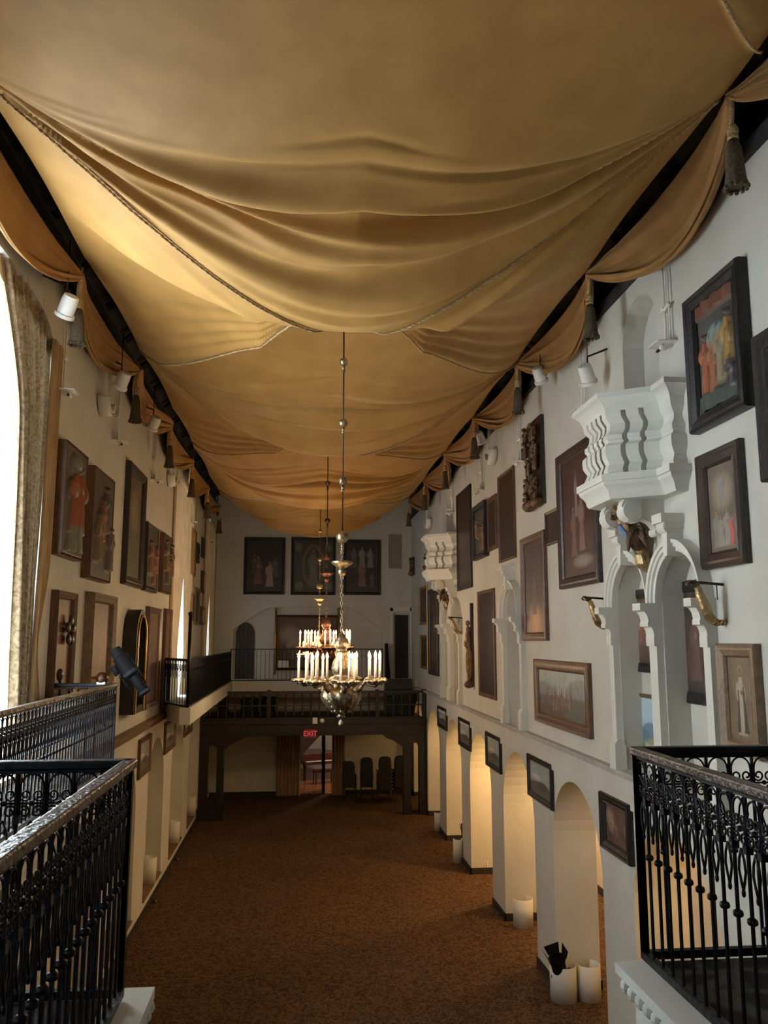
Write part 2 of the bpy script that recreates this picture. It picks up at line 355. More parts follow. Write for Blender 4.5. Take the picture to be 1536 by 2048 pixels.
# left balcony farther down the hall and far balcony
q = MB()
q.prism([(XL,19.3),(-2.42,17.75),(-2.2,17.75),(-2.2,28.7),(XR,28.7),(XR,YF),(XL,YF)], lambda u, v, t: (u, v, 3.66+t*(BZ-3.66)))
struct(q.build('balcony_deck', 'trimw'))
# right-hand picture rail shadow step under the ledge
q = MB(); q.box((XR-.035,4.1,LEDGE-.45),(XR,24.4,LEDGE-.07)); struct(q.build('trim_21', 'plaster'))
# pilasters, archivolts, keystones and corbels round the upper niches
def archivolt(y0, y1, wd=.13, keys=True, name='trim_22'):
    c, r = (y0+y1)/2, (y1-y0)/2; q = MB(); X0 = XR; N = 28
    prof = [(0, 0), (0, .085), (.045, .09), (.05, .115), (.085, .12), (.09, .14), (wd, .145), (wd, 0)]   # (radial, out)
    for i in range(N):
        a0, a1 = PI*i/N, PI*(i+1)/N
        for (ra, oa), (rb, ob) in zip(prof, prof[1:]):
            q.quad((X0-oa, c+(r+ra)*cos(a0), 5.8+(r+ra)*sin(a0)), (X0-ob, c+(r+rb)*cos(a0), 5.8+(r+rb)*sin(a0)), (X0-ob, c+(r+rb)*cos(a1), 5.8+(r+rb)*sin(a1)), (X0-oa, c+(r+ra)*cos(a1), 5.8+(r+ra)*sin(a1)))
    # keystone scroll
    kz = 5.8+r
    q.prism([(-.045, -.05), (.045, -.05), (.075, .26), (-.075, .26)], lambda u, v, t: (X0-t*.18, c+u, kz+v))
    q.tube([(X0-.16, c-.09, kz+.26), (X0-.16, c+.09, kz+.26)], .07, 12)
    q.box((X0-.26, c-.12, kz+.30), (X0, c+.12, kz+.40)); q.box((X0-.22, c-.10, kz+.24), (X0, c+.10, kz+.30))
    return struct(q.build(name, 'trimw', smooth=.6, clean=True))
def impost(y, name, wd=.13):
    q = MB(); X0 = XR
    prof = [(0, 5.8), (.26, 5.8), (.26, 5.72)]+[(.25-.08*sin(a), 5.72-.13*(1-cos(a))) for a in [0, .5, 1., 1.5]]+[(.18, 5.58), (.18, 5.54)]+[(.16-.05*sin(a), 5.54-.11*(1-cos(a))) for a in [0, .5, 1., 1.5]]+[(.115, 5.42), (.115, 5.32), (.0, 5.32)]
    q.prism(prof, lambda u, v, t: (X0-u, y-wd/2-.01+t*(wd+.02), v))
    q.box((X0-.085, y-wd/2, 4.15), (X0+.02, y+wd/2, 5.35)); q.box((X0-.125, y-wd/2-.03, LEDGE), (X0+.02, y+wd/2+.03, 4.1))
    q.prism([(0, 4.1), (.125, 4.1), (.085, 4.16), (0, 4.16)], lambda u, v, t: (X0-u, y-wd/2-.03*(1)+t*(wd+.06), v))
    return struct(q.build(name, 'trimw', smooth=.5))
n_tr = 22
for grp in (PAIR, FPAIR, [(yS0, yS1)]):
    for a, b in grp: archivolt(a, b, name='trim_%d' % n_tr); n_tr += 1
    ys = sorted({v for ab in grp for v in ab}); st = []
    if len(grp) == 2: st = [ys[0]-.08, (ys[1]+ys[2])/2, ys[3]+.08]; wds = [.14, ys[2]-ys[1]-.03, .14]
    else: st = [ys[0]-.08, ys[1]+.08]; wds = [.14, .14]
    for y, wd in zip(st, wds): impost(y, 'trim_%d' % n_tr, wd); n_tr += 1
# ---- far wall doors
def planks_door(nm, x0, x1, z0, spring, rise, y, m, wd=.12, knob=True):
    e = empty(nm, ((x0+x1)/2, y, z0)); struct(e); hw = (x1-x0)/2; n = max(3, int((x1-x0)/wd)); q = MB()
    for i in range(n):
        a = -hw+2*hw*i/n+.004; b = -hw+2*hw*(i+1)/n-.004; mid = (a+b)/2
        tf = lambda t: spring-z0+rise*math.sqrt(max(0, 1-(t/hw)**2)) if rise else spring-z0
        q.prism([(a, 0), (b, 0), (b, tf(b)), (mid, tf(mid)), (a, tf(a))], lambda u, v, t: (u, -.04*t, v))
    q.build('door_panel', m, e)
    if knob: k = MB(); k.ball((hw*.6, -.07, 1.0), .03); k.tube([(hw*.6, -.03, 1.0), (hw*.6, -.07, 1.0)], .012); k.build('door_handle', 'gold', e, True)
    return e
x0, x1 = P(470, 1320, 1, YF).x, P(508, 1320, 1, YF).x
planks_door('door_1', x0, x1, BZ, P(488, 1268, 1, YF).z, P(488, 1245, 1, YF).z-P(488, 1268, 1, YF).z, YF+.2, 'dwood')
x0, x1 = P(790, 1300, 1, YF).x, P(817, 1300, 1, YF).x
planks_door('door_2', x0, x1, BZ-.1, P(800, 1230, 1, YF).z, 0, YF+.1, M['net'], .4)
q = MB(); z1 = P(800, 1216, 1, YF).z; q.box((WX0-.1, YF-.03, BZ), (WX0, YF+.02, z1)); q.box((WX1, YF-.03, BZ), (WX1+.1, YF+.02, z1)); q.box((WX0-.1, YF-.03, z1-.12), (WX1+.1, YF+.02, z1+.02)); struct(q.build('trim_50', 'trimw'))
# ---- room behind the doorway
q = MB(); ya, yb = YF+.3, YF+6
q.quad((DX0-2,yb,0),(DX1+2.5,yb,0),(DX1+2.5,yb,3),(DX0-2,yb,3)); q.quad((DX0-2,ya,0),(DX0-2,yb,0),(DX0-2,yb,3),(DX0-2,ya,3)); q.quad((DX1+2.5,ya,0),(DX1+2.5,yb,0),(DX1+2.5,yb,3),(DX1+2.5,ya,3)); q.quad((DX0-2,ya,3),(DX0-2,yb,3),(DX1+2.5,yb,3),(DX1+2.5,ya,3))
q.quad((DX0-2,ya,0),(DX0,ya,0),(DX0,ya,3),(DX0-2,ya,3)); q.quad((DX1,ya,0),(DX1+2.5,ya,0),(DX1+2.5,ya,3),(DX1,ya,3)); q.quad((DX0,ya,2.45),(DX1,ya,2.45),(DX1,ya,3),(DX0,ya,3))
struct(q.build('wall_back_room', 'plaster'))
q = MB(); q.box((DX0-2,ya,-.1),(DX1+2.5,yb,.001)); struct(q.build('floor_back_room', 'parquet'))
e = empty('ceiling_lamp', (DX1+.6, YF+2.0, 3.0), 0, 'ceiling lamp in the room beyond the doorway', 'lamp')
q = MB(); q.lathe([(.02, 0), (.1, -.02), (.1, -.05)], 14); q.build('canopy', 'white', e); q = MB(); q.ball((0, 0, -.13), .09); q.build('globe', 'glow', e, True)
lamp('lamp_light', 'POINT', (0, 0, -.35), 60, (1, .86, .72), parent=e, size=.1)

z0_, z1_ = P(790, 1137, 1, YF).z, P(790, 1069, 1, YF).z
q = MB(); q.box((NX0, YF-.03, z0_), (NX1, YF, z1_)); tag(q.build('wall_panel', mat('olive_grille', (.22, .20, .145), .9, noise_s=60, col2=(.30, .275, .2))), 'flat olive-grey upright panel high on the end wall, right of the three paintings', 'panel')
# ============================================================ HANGING CLOTH
CXL, CXR, CE = -2.62, 3.56, 10.02
CX, HW = (CXL+CXR)/2, (CXR-CXL)/2
LOWS = [2.25, 8.1, 14.0, 19.8, 25.6]
ANCH = [.6, 6.2, 13.1, 20.1, 26.6]      # where the fold bundles are tied to the sides
TIES = [6.1+3.5*k for k in range(-2, 7)]
rnd = random.Random(11)
HLOW = 8.50
FOLDS = []
for k in range(len(LOWS)):
    fs = []
    for j in range(42):
        c = rnd.uniform(-1.2, .25); s2 = rnd.uniform(.018, .07)
        fs.append((c, s2, s2*rnd.uniform(1.2, 2.6)*rnd.choice((1, 1, -.7)), rnd.uniform(-1, 1), rnd.uniform(.15, .7), rnd.choice((.35, 1, 1.8))))
    fs += [(-.62, .10, .22, 0, 2, .3), (-.3, .07, .12, 0, 2, .35)]
    FOLDS.append(fs)
def swag_line(k, u):      # y of the side-swag rope of bay k at |u|
    y0 = LOWS[k]+(.25 if k else -.5); y1 = LOWS[k]+(4.7 if k else 3.3)
    t = min(1, max(0, (abs(u)-.10)/.9)); return y0+(y1-y0)*(t**.85)
def csurf(u, y):
    a = min(1, abs(u)); k = 0
    for i, l in enumerate(LOWS):
        if y >= l: k = i
    yl = LOWS[k]; yn = LOWS[k+1] if k+1 < len(LOWS) else yl+5.85
    v = (y-yl)/(yn-yl) if y >= LOWS[0] else (y-LOWS[0])/5.8+1
    v = min(1, max(0, v))
    zc = HLOW+1.0*(math.sqrt(sin(PI*v**.72)**2+.002)-.045)*(1-.3*v)
    ce = CE-(.22 if u < 0 else 0)*min(1, max(0, (14-y)/8))
    z = zc+(ce-zc)*(a**2.1)
    yr = swag_line(k, u)
    if a > .1 and y >= yl:
        L = max(.05, yr-yl); s = (y-yl)/L; g = min(1, (a-.1)/.22)*(1-a)**.6
        if s <= 1: z -= .62*g*(s**1.4)
        else: z -= .62*g*max(0, 1-(y-yr)/.10)
        # gathers running out of the swag toward its tie
        if 0 < s < 1.0: z += .035*g*sin(38*s*s+3*a)*s
        elif s < 1.6: z += .025*(1-a)*sin(60*a+8*s)*(1.6-s)
    for kk in (k, k+1):
        if kk >= len(LOWS): continue
        ya = ANCH[kk]; y0 = LOWS[kk]-.05; yc = y0+(ya-y0)*a**1.6; spread = .09+1.9*(1-a**1.3)
        ww = (y-yc)/spread
        if ww > .5 or ww < -1.75: continue
        env = max(0, 1-max(0, -ww-.75)/.8)*spread*(.50+.95*a)*min(1, (1-a)*9+.35)
        for c, s2, am, cu, wu, sh in FOLDS[kk]:
            d = (ww-c)/s2
            if d > 0: d /= sh
            if abs(d) < 2.6:
                e2 = math.exp(-((u-cu)/wu)**2) if wu < 1.5 else .75
                z += .80*am*env*e2*math.exp(-d*d)
    z += .02*noise.noise(Vector((u*2.5, y*.5, 3)))+.010*noise.noise(Vector((u*9+y*1.5, y*1.2, 1)))*a
    return z
Y0C, Y1C = -6, 26.6
NU, NV = 180, 1250
q = MB()
def cl(i, j):
    y = Y0C+(2.6-Y0C)*j/.06 if j < .06 else 2.6+(Y1C-2.6)*(j-.06)/.94
    u = -1+2*i; ph = ((y-TIES[0])/3.5) % 1; ins = .05*sin(PI*ph)
    return (CX+HW*u*(1-ins*abs(u)/HW), y, csurf(u, y))
q.grid(cl, NU, NV)
main = q.build('ceiling_drape', 'cloth', smooth=True)
tag(main, 'wide gold cloth slung across the whole ceiling in deep billows', 'hanging cloth')
# ropes laid along the cloth: children of the cloth
def rope(pts, r=.013):
    q = MB(); n = len(pts); pts = [Vector(p) for p in pts]
    # two twisted strands
    L = 0; out = [[], []]
    for i, p in enumerate(pts):
        if i: L += (p-pts[i-1]).length
        for s in (0, 1):
            a = L*55+PI*s; out[s].append(p+Vector((cos(a)*r*.6, sin(a)*r*.4, sin(a)*r*.6)))
    for s in (0, 1): q.tube(out[s], r*.75, 6)
    return q
for k in range(len(LOWS)):
    pts = []
    # transverse cord just before the low line
    for i in range(241):
        u = -1+2*i/240; y = (LOWS[k]+.1)+(ANCH[k]-LOWS[k]-.1)*abs(u)**1.4
        pts.append((CX+HW*u*.995, y, csurf(u, y)-.02))
    if LOWS[k] < 26: rope(pts).build('cord', 'rope', main, True)
    for s in (-1, 1):
        pts = []
        for i in range(140):
            a = .12+.86*i/139; y = swag_line(k, a)
            if y < Y1C: pts.append((CX+s*HW*a, y+.01, csurf(s*a, y-.01)-.02))
        if len(pts) > 5: rope(pts).build('cord', 'rope', main, True)
# side swags between ties
def side_swag(s, ya, yb, lab):
    e = empty('side_swag', (0, 0, 0)); q = MB()
    xe = CXR if s > 0 else CXL; xw = (XR-.12) if s > 0 else (XL+.10); r2 = random.Random(int(ya*10)+s)
    fold = [(r2.uniform(.05, .95), r2.uniform(.015, .04)) for _ in range(18)]
    zt_ = 9.98 if s > 0 else 9.66; hem = .52 if s > 0 else .42
    def f(i, j):
        t = i; v = .45+.55*j; g = sin(PI*t)**.6; y = ya+(yb-ya)*t; gz = sin(PI*min(1, max(0, t+.10*(t-1)*t)))**.8
        top = CE+.03-(.2 if s < 0 else 0)
        if v < .5: h = v/.5; x = xe-s*.10*(1-h)+(xw-xe)*.75*h*g; z = zt_+(top-zt_)*(g*(1-h)+(1-h)*.5)+g*.42*sin(PI*h)
        else: h = (v-.5)/.5; x = xe+(xw-xe)*g*(.75+.25*sin(PI*.5*min(1, h*1.6))-.30*max(0, h-.62)/.38); z = zt_-gz*hem*(sin(PI*.5*min(1, h*1.25)))-.03*h
        for c, wd in fold:
            q_ = math.exp(-((v-c)/wd)**2); z += .075*q_*g*(1.2-g); x -= s*.07*q_*(g*(1.1-g)+.08)
        rib = (1-g)**.6*g**.25; z += .035*rib*sin(v*55); x += s*.03*rib*sin(v*55+1.3)
        z += .018*g*sin(v*34+2*t)
        return (x, y, z)
    q.grid(f, 60, 84); o = q.build('side_swag', 'cloth2', smooth=True)
    bpy.data.objects.remove(e); tag(o, lab, 'cloth swag', 'cloth swags along the %s wall' % ('right' if s > 0 else 'left'))
    md = o.modifiers.new('thick', 'SOLIDIFY'); md.thickness = .012
    return o
TN = []
for s in (1, -1):
    nm = 'right' if s > 0 else 'left'
    for i, (a, b) in enumerate(zip(TIES, TIES[1:])):
        if i < 1: continue
        side_swag(s, a, b, 'gold cloth swag hung against the %s wall top, %s' % (nm, ORD[i-1]))
# tassels
e = empty('tassel', (CXR+.06, TIES[2], 9.93)); T0 = e
q = MB(); q.tube([(0, 0, .1), (.01, 0, -.1), (-.01, 0, -.3)], .022, 8); q.build('cord', 'rope', e, True)
q = MB(); q.ball((0, 0, -.34), (.05, .05, .07)); q.tube([(0, 0, -.42), (0, 0, -.38)], .045, 12); q.build('knob', 'rope', e, True)
q = MB(); q.lathe([(.04, -.42), (.062, -.5), (.085, -.78), (.10, -.84), (.06, -.83)], 28, mod=lambda a, z: 1+.1*sin(a*14)); q.build('skirt', 'tassel', e, True)
q = MB()
for k in range(12): q.ball((.09*cos(k*PI/6), .09*sin(k*PI/6), -.85), .022, 6, 5)
q.build('fringe_knots', 'tassel', e, True)
first = True
for s in (1, -1):
    nm = 'right' if s > 0 else 'left'
    for i, y in enumerate(TIES[1:]):
        o = T0 if first else copy_tree(T0); first = False
        o.location = ((CXR+.02) if s > 0 else (CXL-.02), y, 9.98 if s > 0 else 9.66); o['label'] = 'corded tassel between cloth swags, %s side of the hall, %s' % (nm, ORD[i]); o['category'] = 'tassel'; o['group'] = 'tassels along the %s wall' % nm
# ============================================================ PAINTINGS
def shade(c, k): return tuple(max(0, x*k) for x in c)
ASP = [1.45]
def fig(cx, base, h, robe, skin=(.15, .10, .065), head=(.03, .02, .015), w=1, sway=0):
    w *= ASP[0]
    return [('t', cx, base, h*.34*w, h*.14*w, h*.84, robe, sway), ('e', cx-.10*h*w, base+h*.62, .07*h*w, .17*h, robe, .5), ('e', cx+.10*h*w, base+h*.6, .06*h*w, .16*h, shade(robe, .8), .5),
            ('e', cx+.03*h, base+h*.62, .05*h*w, .05*h, skin, .5), ('e', cx+sway, base+h*.93, .055*h*w, .075*h, head, 1), ('e', cx+sway, base+h*.91, .04*h*w, .055*h, skin, .6)]
def preset(kind, r):
    S = []
    if kind == 'madonna': bg = ((.11, .075, .045), (.17, .12, .075)); S += fig(.5, .08, .8, (.33, .29, .21), w=.95); S += [('t', .36, .1, .16, .05, .5, (.035, .03, .03), .05), ('t', .66, .1, .2, .05, .55, (.03, .028, .03), -.06), ('e', .5, .84, .1, .07, (.26, .19, .1), .8)]; S = S[-1:]+S[:-1]
    elif kind == 'assumption':
        bg = ((.07, .05, .04), (.15, .115, .08)); S += [('e', .5, .68, .42, .25, (.19, .15, .10), 1)]+fig(.5, .52, .4, (.14, .135, .125), w=1.3)
        for x, c in ((.25, (.12, .11, .10)), (.4, (.16, .14, .12)), (.62, (.15, .14, .12)), (.8, (.30, .05, .04)), (.9, (.10, .06, .05))): S += fig(x, .06, .38+r.uniform(-.05, .08), c, w=1.2)
    elif kind == 'group':
        bg = ((.025, .018, .015), (.06, .045, .035))
        for x in (.2, .42, .62, .8): S += fig(x+r.uniform(-.05, .05), .08+r.uniform(0, .15), r.uniform(.45, .7), r.choice([(.10, .05, .04), (.07, .06, .05), (.13, .08, .05), (.04, .05, .06)]))
    elif kind == 'betrothal': bg = ((.012, .011, .012), (.03, .026, .026)); S += fig(.32, .15, .55, (.10, .045, .045))+fig(.65, .1, .5, (.20, .12, .10))+fig(.22, .35, .4, (.04, .03, .03))+fig(.8, .3, .38, (.05, .045, .04))
    elif kind == 'guadalupe': bg = ((.03, .027, .022), (.075, .065, .05)); S += [('e', .5, .5, .3, .44, (.10, .085, .055), .3), ('e', .5, .5, .25, .38, (.035, .032, .03), .3)]+fig(.5, .15, .7, (.085, .085, .07), w=.9)+[('e', .15, .12, .12, .09, (.10, .085, .06), .4), ('e', .85, .12, .12, .09, (.10, .085, .06), .4), ('e', .12, .85, .09, .09, (.09, .08, .055), .4), ('e', .88, .85, .09, .09, (.09, .08, .055), .4)]
    elif kind == 'trinity': bg = ((.014, .011, .011), (.04, .03, .028)); S += fig(.5, .5, .42, (.13, .11, .10))+fig(.75, .5, .4, (.12, .1, .09))+fig(.25, .5, .4, (.06, .05, .045))+fig(.5, .12, .5, (.12, .06, .05))+fig(.8, .1, .3, (.04, .05, .04))
    elif kind == 'scene': bg = ((.05, .025, .02), (.13, .075, .055)); S += [('e', .2, .65, .25, .25, (.18, .13, .1), 1), ('e', .28, .45, .16, .2, (.22, .17, .13), 1)]+[x for i in range(6) for x in fig(.25+.12*i, .15+r.uniform(0, .3), r.uniform(.3, .5), r.choice([(.14, .06, .04), (.10, .07, .06), (.06, .05, .05)]))]
    elif kind == 'mountain': bg = ((.40, .58, .68), (.56, .72, .78)); S += [('e', .6, .28, .5, .30, (.16, .26, .38), .25), ('e', .2, .26, .42, .2, (.13, .20, .26), .25), ('e', .8, .1, .6, .22, (.30, .30, .16), .4), ('e', .3, .0, .8, .2, (.52, .47, .28), .4), ('e', .2, .12, .15, .08, (.20, .22, .08), .6)]
    elif kind == 'seascape': bg = ((.22, .24, .23), (.32, .33, .30)); S += [('e', .5, .1, .8, .35, (.08, .07, .055), .3), ('e', .6, .32, .25, .16, (.055, .045, .035), .4), ('e', .3, .55, .3, .1, (.36, .34, .28), 1)]
    elif kind == 'city':
        bg = ((.22, .25, .23), (.33, .36, .31)); S += [('e', .88, .5, .3, .4, (.20, .22, .20), .3), ('e', .1, .5, .3, .25, (.17, .19, .17), .4), ('e', .4, .12, .75, .36, (.09, .06, .045), .3), ('e', .85, .2, .35, .3, (.10, .11, .085), .4)]
        for i in range(46): x = r.uniform(.08, .74); S.append(('t', x, .12+r.uniform(0, .2), .045, .006, r.uniform(.15, .48), r.choice([(.16, .085, .055), (.11, .06, .045), (.075, .06, .05), (.21, .16, .11)]), 0))
    elif kind == 'copper_glow': bg = ((.045, .032, .028), (.085, .055, .042)); S += [('e', .5, .1, .5, .25, (.24, .11, .05), 1), ('e', .55, .14, .25, .16, (.30, .15, .075), 1)]+fig(.5, .2, .5, (.075, .05, .045))  # orange ellipses put a warm lamp reflection into the canvas colour
    elif kind == 'dark': bg = ((.03, .02, .017), (.065, .045, .035)); S += fig(.5, .12, .7, (.085, .05, .04))+[('e', .3, .3, .2, .2, (.07, .035, .03), 1)]
    elif kind == 'soul': bg = ((.035, .014, .012), (.07, .03, .026)); S += fig(.45, .5, .4, (.14, .10, .085), w=.6)+fig(.6, .2, .5, (.13, .08, .065), w=.9)+fig(.35, .18, .42, (.11, .06, .05))+[('e', .6, .12, .35, .06, (.16, .13, .11), .8)]
    elif kind == 'green': bg = ((.022, .026, .022), (.05, .06, .05)); S += [('e', .5, .42, .5, .1, (.07, .10, .085), 1)]+fig(.5, .5, .4, (.05, .05, .045))
    elif kind == 'plank': bg = ((.13, .06, .03), (.21, .10, .05)); S = []
    elif kind == 'gilt': bg = ((.07, .055, .03), (.12, .095, .055)); S = [('e', .5, .65, .35, .25, (.15, .12, .07), 1)]
    elif kind == 'relief':
        bg = ((.05, .04, .03), (.09, .07, .05))
        for i in range(4): S += fig(.2+.2*i+r.uniform(-.05, .05), .04+r.uniform(0, .4), r.uniform(.4, .62), r.choice([(.20, .13, .06), (.15, .11, .07), (.26, .10, .06), (.11, .09, .06)]), w=1.2)
    elif kind == 'redfigure': bg = ((.055, .045, .035), (.11, .09, .07)); S += fig(.55, .2, .66, (.25, .06, .02), skin=(.2, .16, .11), w=2.4)+[('e', .4, .86, .2, .1, (.13, .12, .08), .6), ('t', .5, .02, .8, .5, .25, (.14, .145, .09), 0)]
    elif kind == 'arrest':
        bg = ((.03, .03, .03), (.08, .08, .07)); S += [('e', .55, .62, .28, .16, (.16, .26, .27), .4), ('t', .5, .88, 1.1, 1.1, .12, (.14, .055, .03), 0), ('t', .5, 0, 1.2, 1.1, .16, (.045, .06, .05), 0)]
        S += fig(.24, .16, .56, (.30, .085, .035), w=.9)+fig(.44, .14, .54, (.26, .095, .04), w=.9)+fig(.62, .2, .55, (.22, .17, .10), w=.8)+fig(.82, .22, .6, (.30, .17, .04), w=.9)+fig(.86, .1, .28, (.05, .04, .045), w=1.7)
    else: bg = ((.05, .04, .03), (.09, .07, .05))
    if kind not in ('mountain', 'madonna', 'redfigure', 'arrest', 'relief', 'city'): S = [tuple(tuple(x*1.6 for x in p) if isinstance(p, tuple) else p for p in s) for s in S]; bg = tuple(tuple(x*1.15 for x in p) for p in bg)
    return bg, S
def canvas(w, h, kind, seed, relief=0, nx=None, outline=None):
    ASP[0] = max(1.0, min(2.4, 1.05*h/w)) if kind not in ('madonna', 'arrest', 'redfigure') else 1.5
    r = random.Random(seed); bg, S = preset(kind, r)
    nz = 72; nx = max(24, int(nz*w/h)) if w < h*1.6 else 90; nx = min(nx, 96)
    def ev(u, v):
        n = noise.fractal(Vector((u*3*max(w/h, .4)+seed, v*3, seed*.7)), .8, 2.1, 4)*.5+.5; n = min(1, max(0, n))
        c = [bg[0][i]+(bg[1][i]-bg[0][i])*n for i in range(3)]; d = 0
        if kind == 'plank': k = .75+.35*noise.noise(Vector((u*60, v*2.5, seed))); c = [x*k for x in c]
        for s in S:
            if s[0] == 'e':
                _, cx, cy, rx, ry, col, so = s; q = ((u-cx)/rx)**2+((v-cy)/ry)**2
                if q < 1: al = min(1, (1-q)/max(.05, so)); hh = math.sqrt(1-q)
                else: continue
            else:
                _, cx, b, wb, wt, hh_, col, sw = s
                t = (v-b)/hh_
                if not 0 <= t <= 1: continue
                hwid = (wb+(wt-wb)*t**.7)/2; xx = (u-cx-sw*t)/hwid
                if abs(xx) > 1: continue
                al = min(1, (1-abs(xx))*5); hh = math.sqrt(1-xx*xx)*(.8+.2*sin(xx*12+v*6)); 
            f = .72+.5*(noise.noise(Vector((u*22, v*8, seed+5)))*.5+.5)
            for i in range(3): c[i] = c[i]*(1-al)+col[i]*f*al
            d = max(d, hh*al)
        return c, d
    q = MB(); cache = {}
    def g(i, j):
        key = (round(i, 5), round(j, 5))
        if key not in cache: cache[key] = ev(i, j)
        return cache[key]
    q.grid(lambda i, j: (-w/2+w*i, -relief*g(i, j)[1], h*j), nx, nz, lambda i, j: g(i, j)[0])
    return q
def frame_mesh(w, h, fw, d, prof=None):
    # mitred frame, outer size w x h, in local X/Z, wall at y=0, front at y=-d
    prof = prof or [(0, 0), (0, -.75), (.08, -1), (.3, -.86), (.45, -.92), (.8, -.7), (.86, -.78), (1, -.45), (1, 0)]
    q = MB(); n = len(prof); vs = []
    for cx, cz in ((-1, 0), (1, 0), (1, 1), (-1, 1)):
        for t, o in prof:
            vs.append((cx*(w/2-fw*t), o*d, (fw*t) if cz == 0 else h-fw*t))
    fs = []
    for c in range(4):
        for i in range(n-1): fs.append((c*n+i, ((c+1)%4)*n+i, ((c+1)%4)*n+i+1, c*n+i+1))
    q.add(vs, fs); return q
def hang(side, xl, xr, yt, yb, name, label, cat, kind, frame='fr_dark', fw=.12, d=.07, seed=None, relief=0, group=None, arched=False, out=0, tilt=0, edge='l', extra=None):
    """side 'R','L','F'; pixel edges on the wall plane; yt/yb measured at the edge given"""
    X = {'R': XR-d-out, 'L': XL+d+out}.get(side)
    pe = xl if edge == 'l' else xr
    if side == 'F':
        a = P(xl, yt, 1, YF-d-out); b = P(xr, yb, 1, YF-d-out); w = b.x-a.x; z0, z1 = b.z, a.z; loc = ((a.x+b.x)/2, YF-out, z0); rz = 0
    else:
        pt = P(pe, yt, 0, X); pb = P(pe, yb, 0, X); z1, z0 = pt.z, pb.z
        ym = (yt+yb)/2; ya = P(xl, ym, 0, X).y; yb_ = P(xr, ym, 0, X).y; w = abs(ya-yb_)
        loc = ((XR-out) if side == 'R' else (XL+out), (ya+yb_)/2, z0); rz = -PI/2 if side == 'R' else PI/2
    h = z1-z0; sd = seed if seed is not None else int(xl*7+yt)
    e = empty(name, loc, rz, label, cat, group)
    if tilt: e.rotation_euler = (tilt, 0, rz)
    if frame:
        frame_mesh(w, h, fw, d).build('frame', frame, e, smooth=.5)
        q = MB(); q.box((-w/2+.01, -.02, .01), (w/2-.01, 0, h-.01)); q.build('backing', 'fr_dark', e)
        c = canvas(w-2*fw*.92, h-2*fw*.92, kind, sd, relief); o = c.build('relief_panel' if relief else 'canvas', 'paint', e, smooth=True); o.location = (0, -d*(.9 if relief and frame != 'fr_black' else .35), fw*.92)
    if extra: extra(e, w, h, d)
    return e, w, h
PT = 'painting'
def cherub_hook(q, c, s=1): pass
# ---- right wall, from the far end toward the camera
HR = [
 (837.5, 853.3, 1176, 1250, 'small landscape painting in black and gilt frame above a smaller picture, beside the corner door', 'gilt', 'fr_gold', .09),
 (839.5, 854, 1270, 1336, 'small grey picture in gilt frame low on right wall next to the corner door', 'seascape', 'fr_gold', .09),
 (855.7, 873, 1180, 1348, 'very tall narrow painting with gilt inner edge at far end of right wall', 'dark', 'fr_dark', .13),
 (912.8, 940.6, 991, 1183, 'tall near-black greenish painting beside the far pulpit', 'green', 'fr_black', .1),
 (972.3, 991, 999.6, 1105, 'small dark picture between a gilt carved panel and the brown board', 'dark', 'fr_brown', .1),
 (995.7, 1027, 954, 1127, 'plain reddish brown wooden panel high on the right wall', 'plank', 'fr_brown', .05),
 (1041, 1087, 1078, 1281, 'tall painting with a warm reflected glow coloured into its lower half', 'copper_glow', 'fr_brown', .14),
 (955.3, 987.5, 1183.6, 1390, 'tall brown panel painting standing left of the single arched niche', 'dark', 'fr_brown', .09),
 (1113.5, 1191, 913, 1180, 'large dark red painting of pale figures partly behind the near pulpit', 'soul', 'fr_dark', .16),
 (1067, 1173.6, 1317.6, 1440.6, 'wide picture of a spired city before pale mountains in broad brown frame', 'city', 'fr_brown', .17),
 (1393.9, 1482, 911.5, 1142, 'painting of a robed figure rising on clouds above a crowd with one red robe', 'assumption', 'fr_dark', .16),
 (1434.4, 1511.6, 1286.7, 1500, 'painting of a woman in white robe and dark mantle in wide tan frame', 'madonna', 'fr_tan', .13),
 (1508.7, 1600, 669.7, 968.6, 'large dark framed painting cut off by the right edge of the photo', 'dark', 'fr_black', .2),
]
for xl, xr, yt, yb, lab, kind, fr, fw in HR:
    hang('R', xl, xr, yt, yb, 'framed_painting', lab, PT, kind, fr, fw, .08 if fw > .1 else .05)
hang('R', 1089.5, 1119, 1026, 1093, 'framed_painting', 'small dark square picture tucked against the left edge of the dark red painting', PT, 'dark', 'fr_dark', .05, .05)
hang('R', 1369.6, 1484, 599.4, 873.4, 'framed_relief', 'painted wood relief of standing figures in copper and gold robes in black frame', 'relief', 'arrest', 'fr_black', .17, .12, relief=.07)
hang('R', 942, 967, 1017, 1122.7, 'framed_relief', 'small gilt figure relief in deep black box frame high on right wall', 'relief', 'relief', 'fr_black', .12, .12, relief=.06)
# small pictures between the ground-floor arches
LW = ['darkest little picture, hung beside the arch nearest the gallery', 'little picture with a pale sky, second arch from the gallery', 'little picture of a pale domed hill beside the third arch from the gallery', 'little picture of a hilltop building beside the second largest arch']
for (xl, xr, tl, bl), lab in zip([(874, 891, 1410, 1451.8), (915.8, 938.3, 1433, 1488.6), (970, 998, 1462, 1529), (1053.4, 1100, 1506, 1588.7)], LW):
    hang('R', xl, xr, tl, bl, 'framed_painting', lab+', right wall', PT, 'seascape', 'fr_black', .1, .06, group='small pictures over the right arcade')
hang('R', 1197.6, 1254, 1582, 1692, 'framed_painting', 'small figure painting in carved scalloped black frame beside the largest arch', PT, 'scene', 'fr_black', .13, .08)
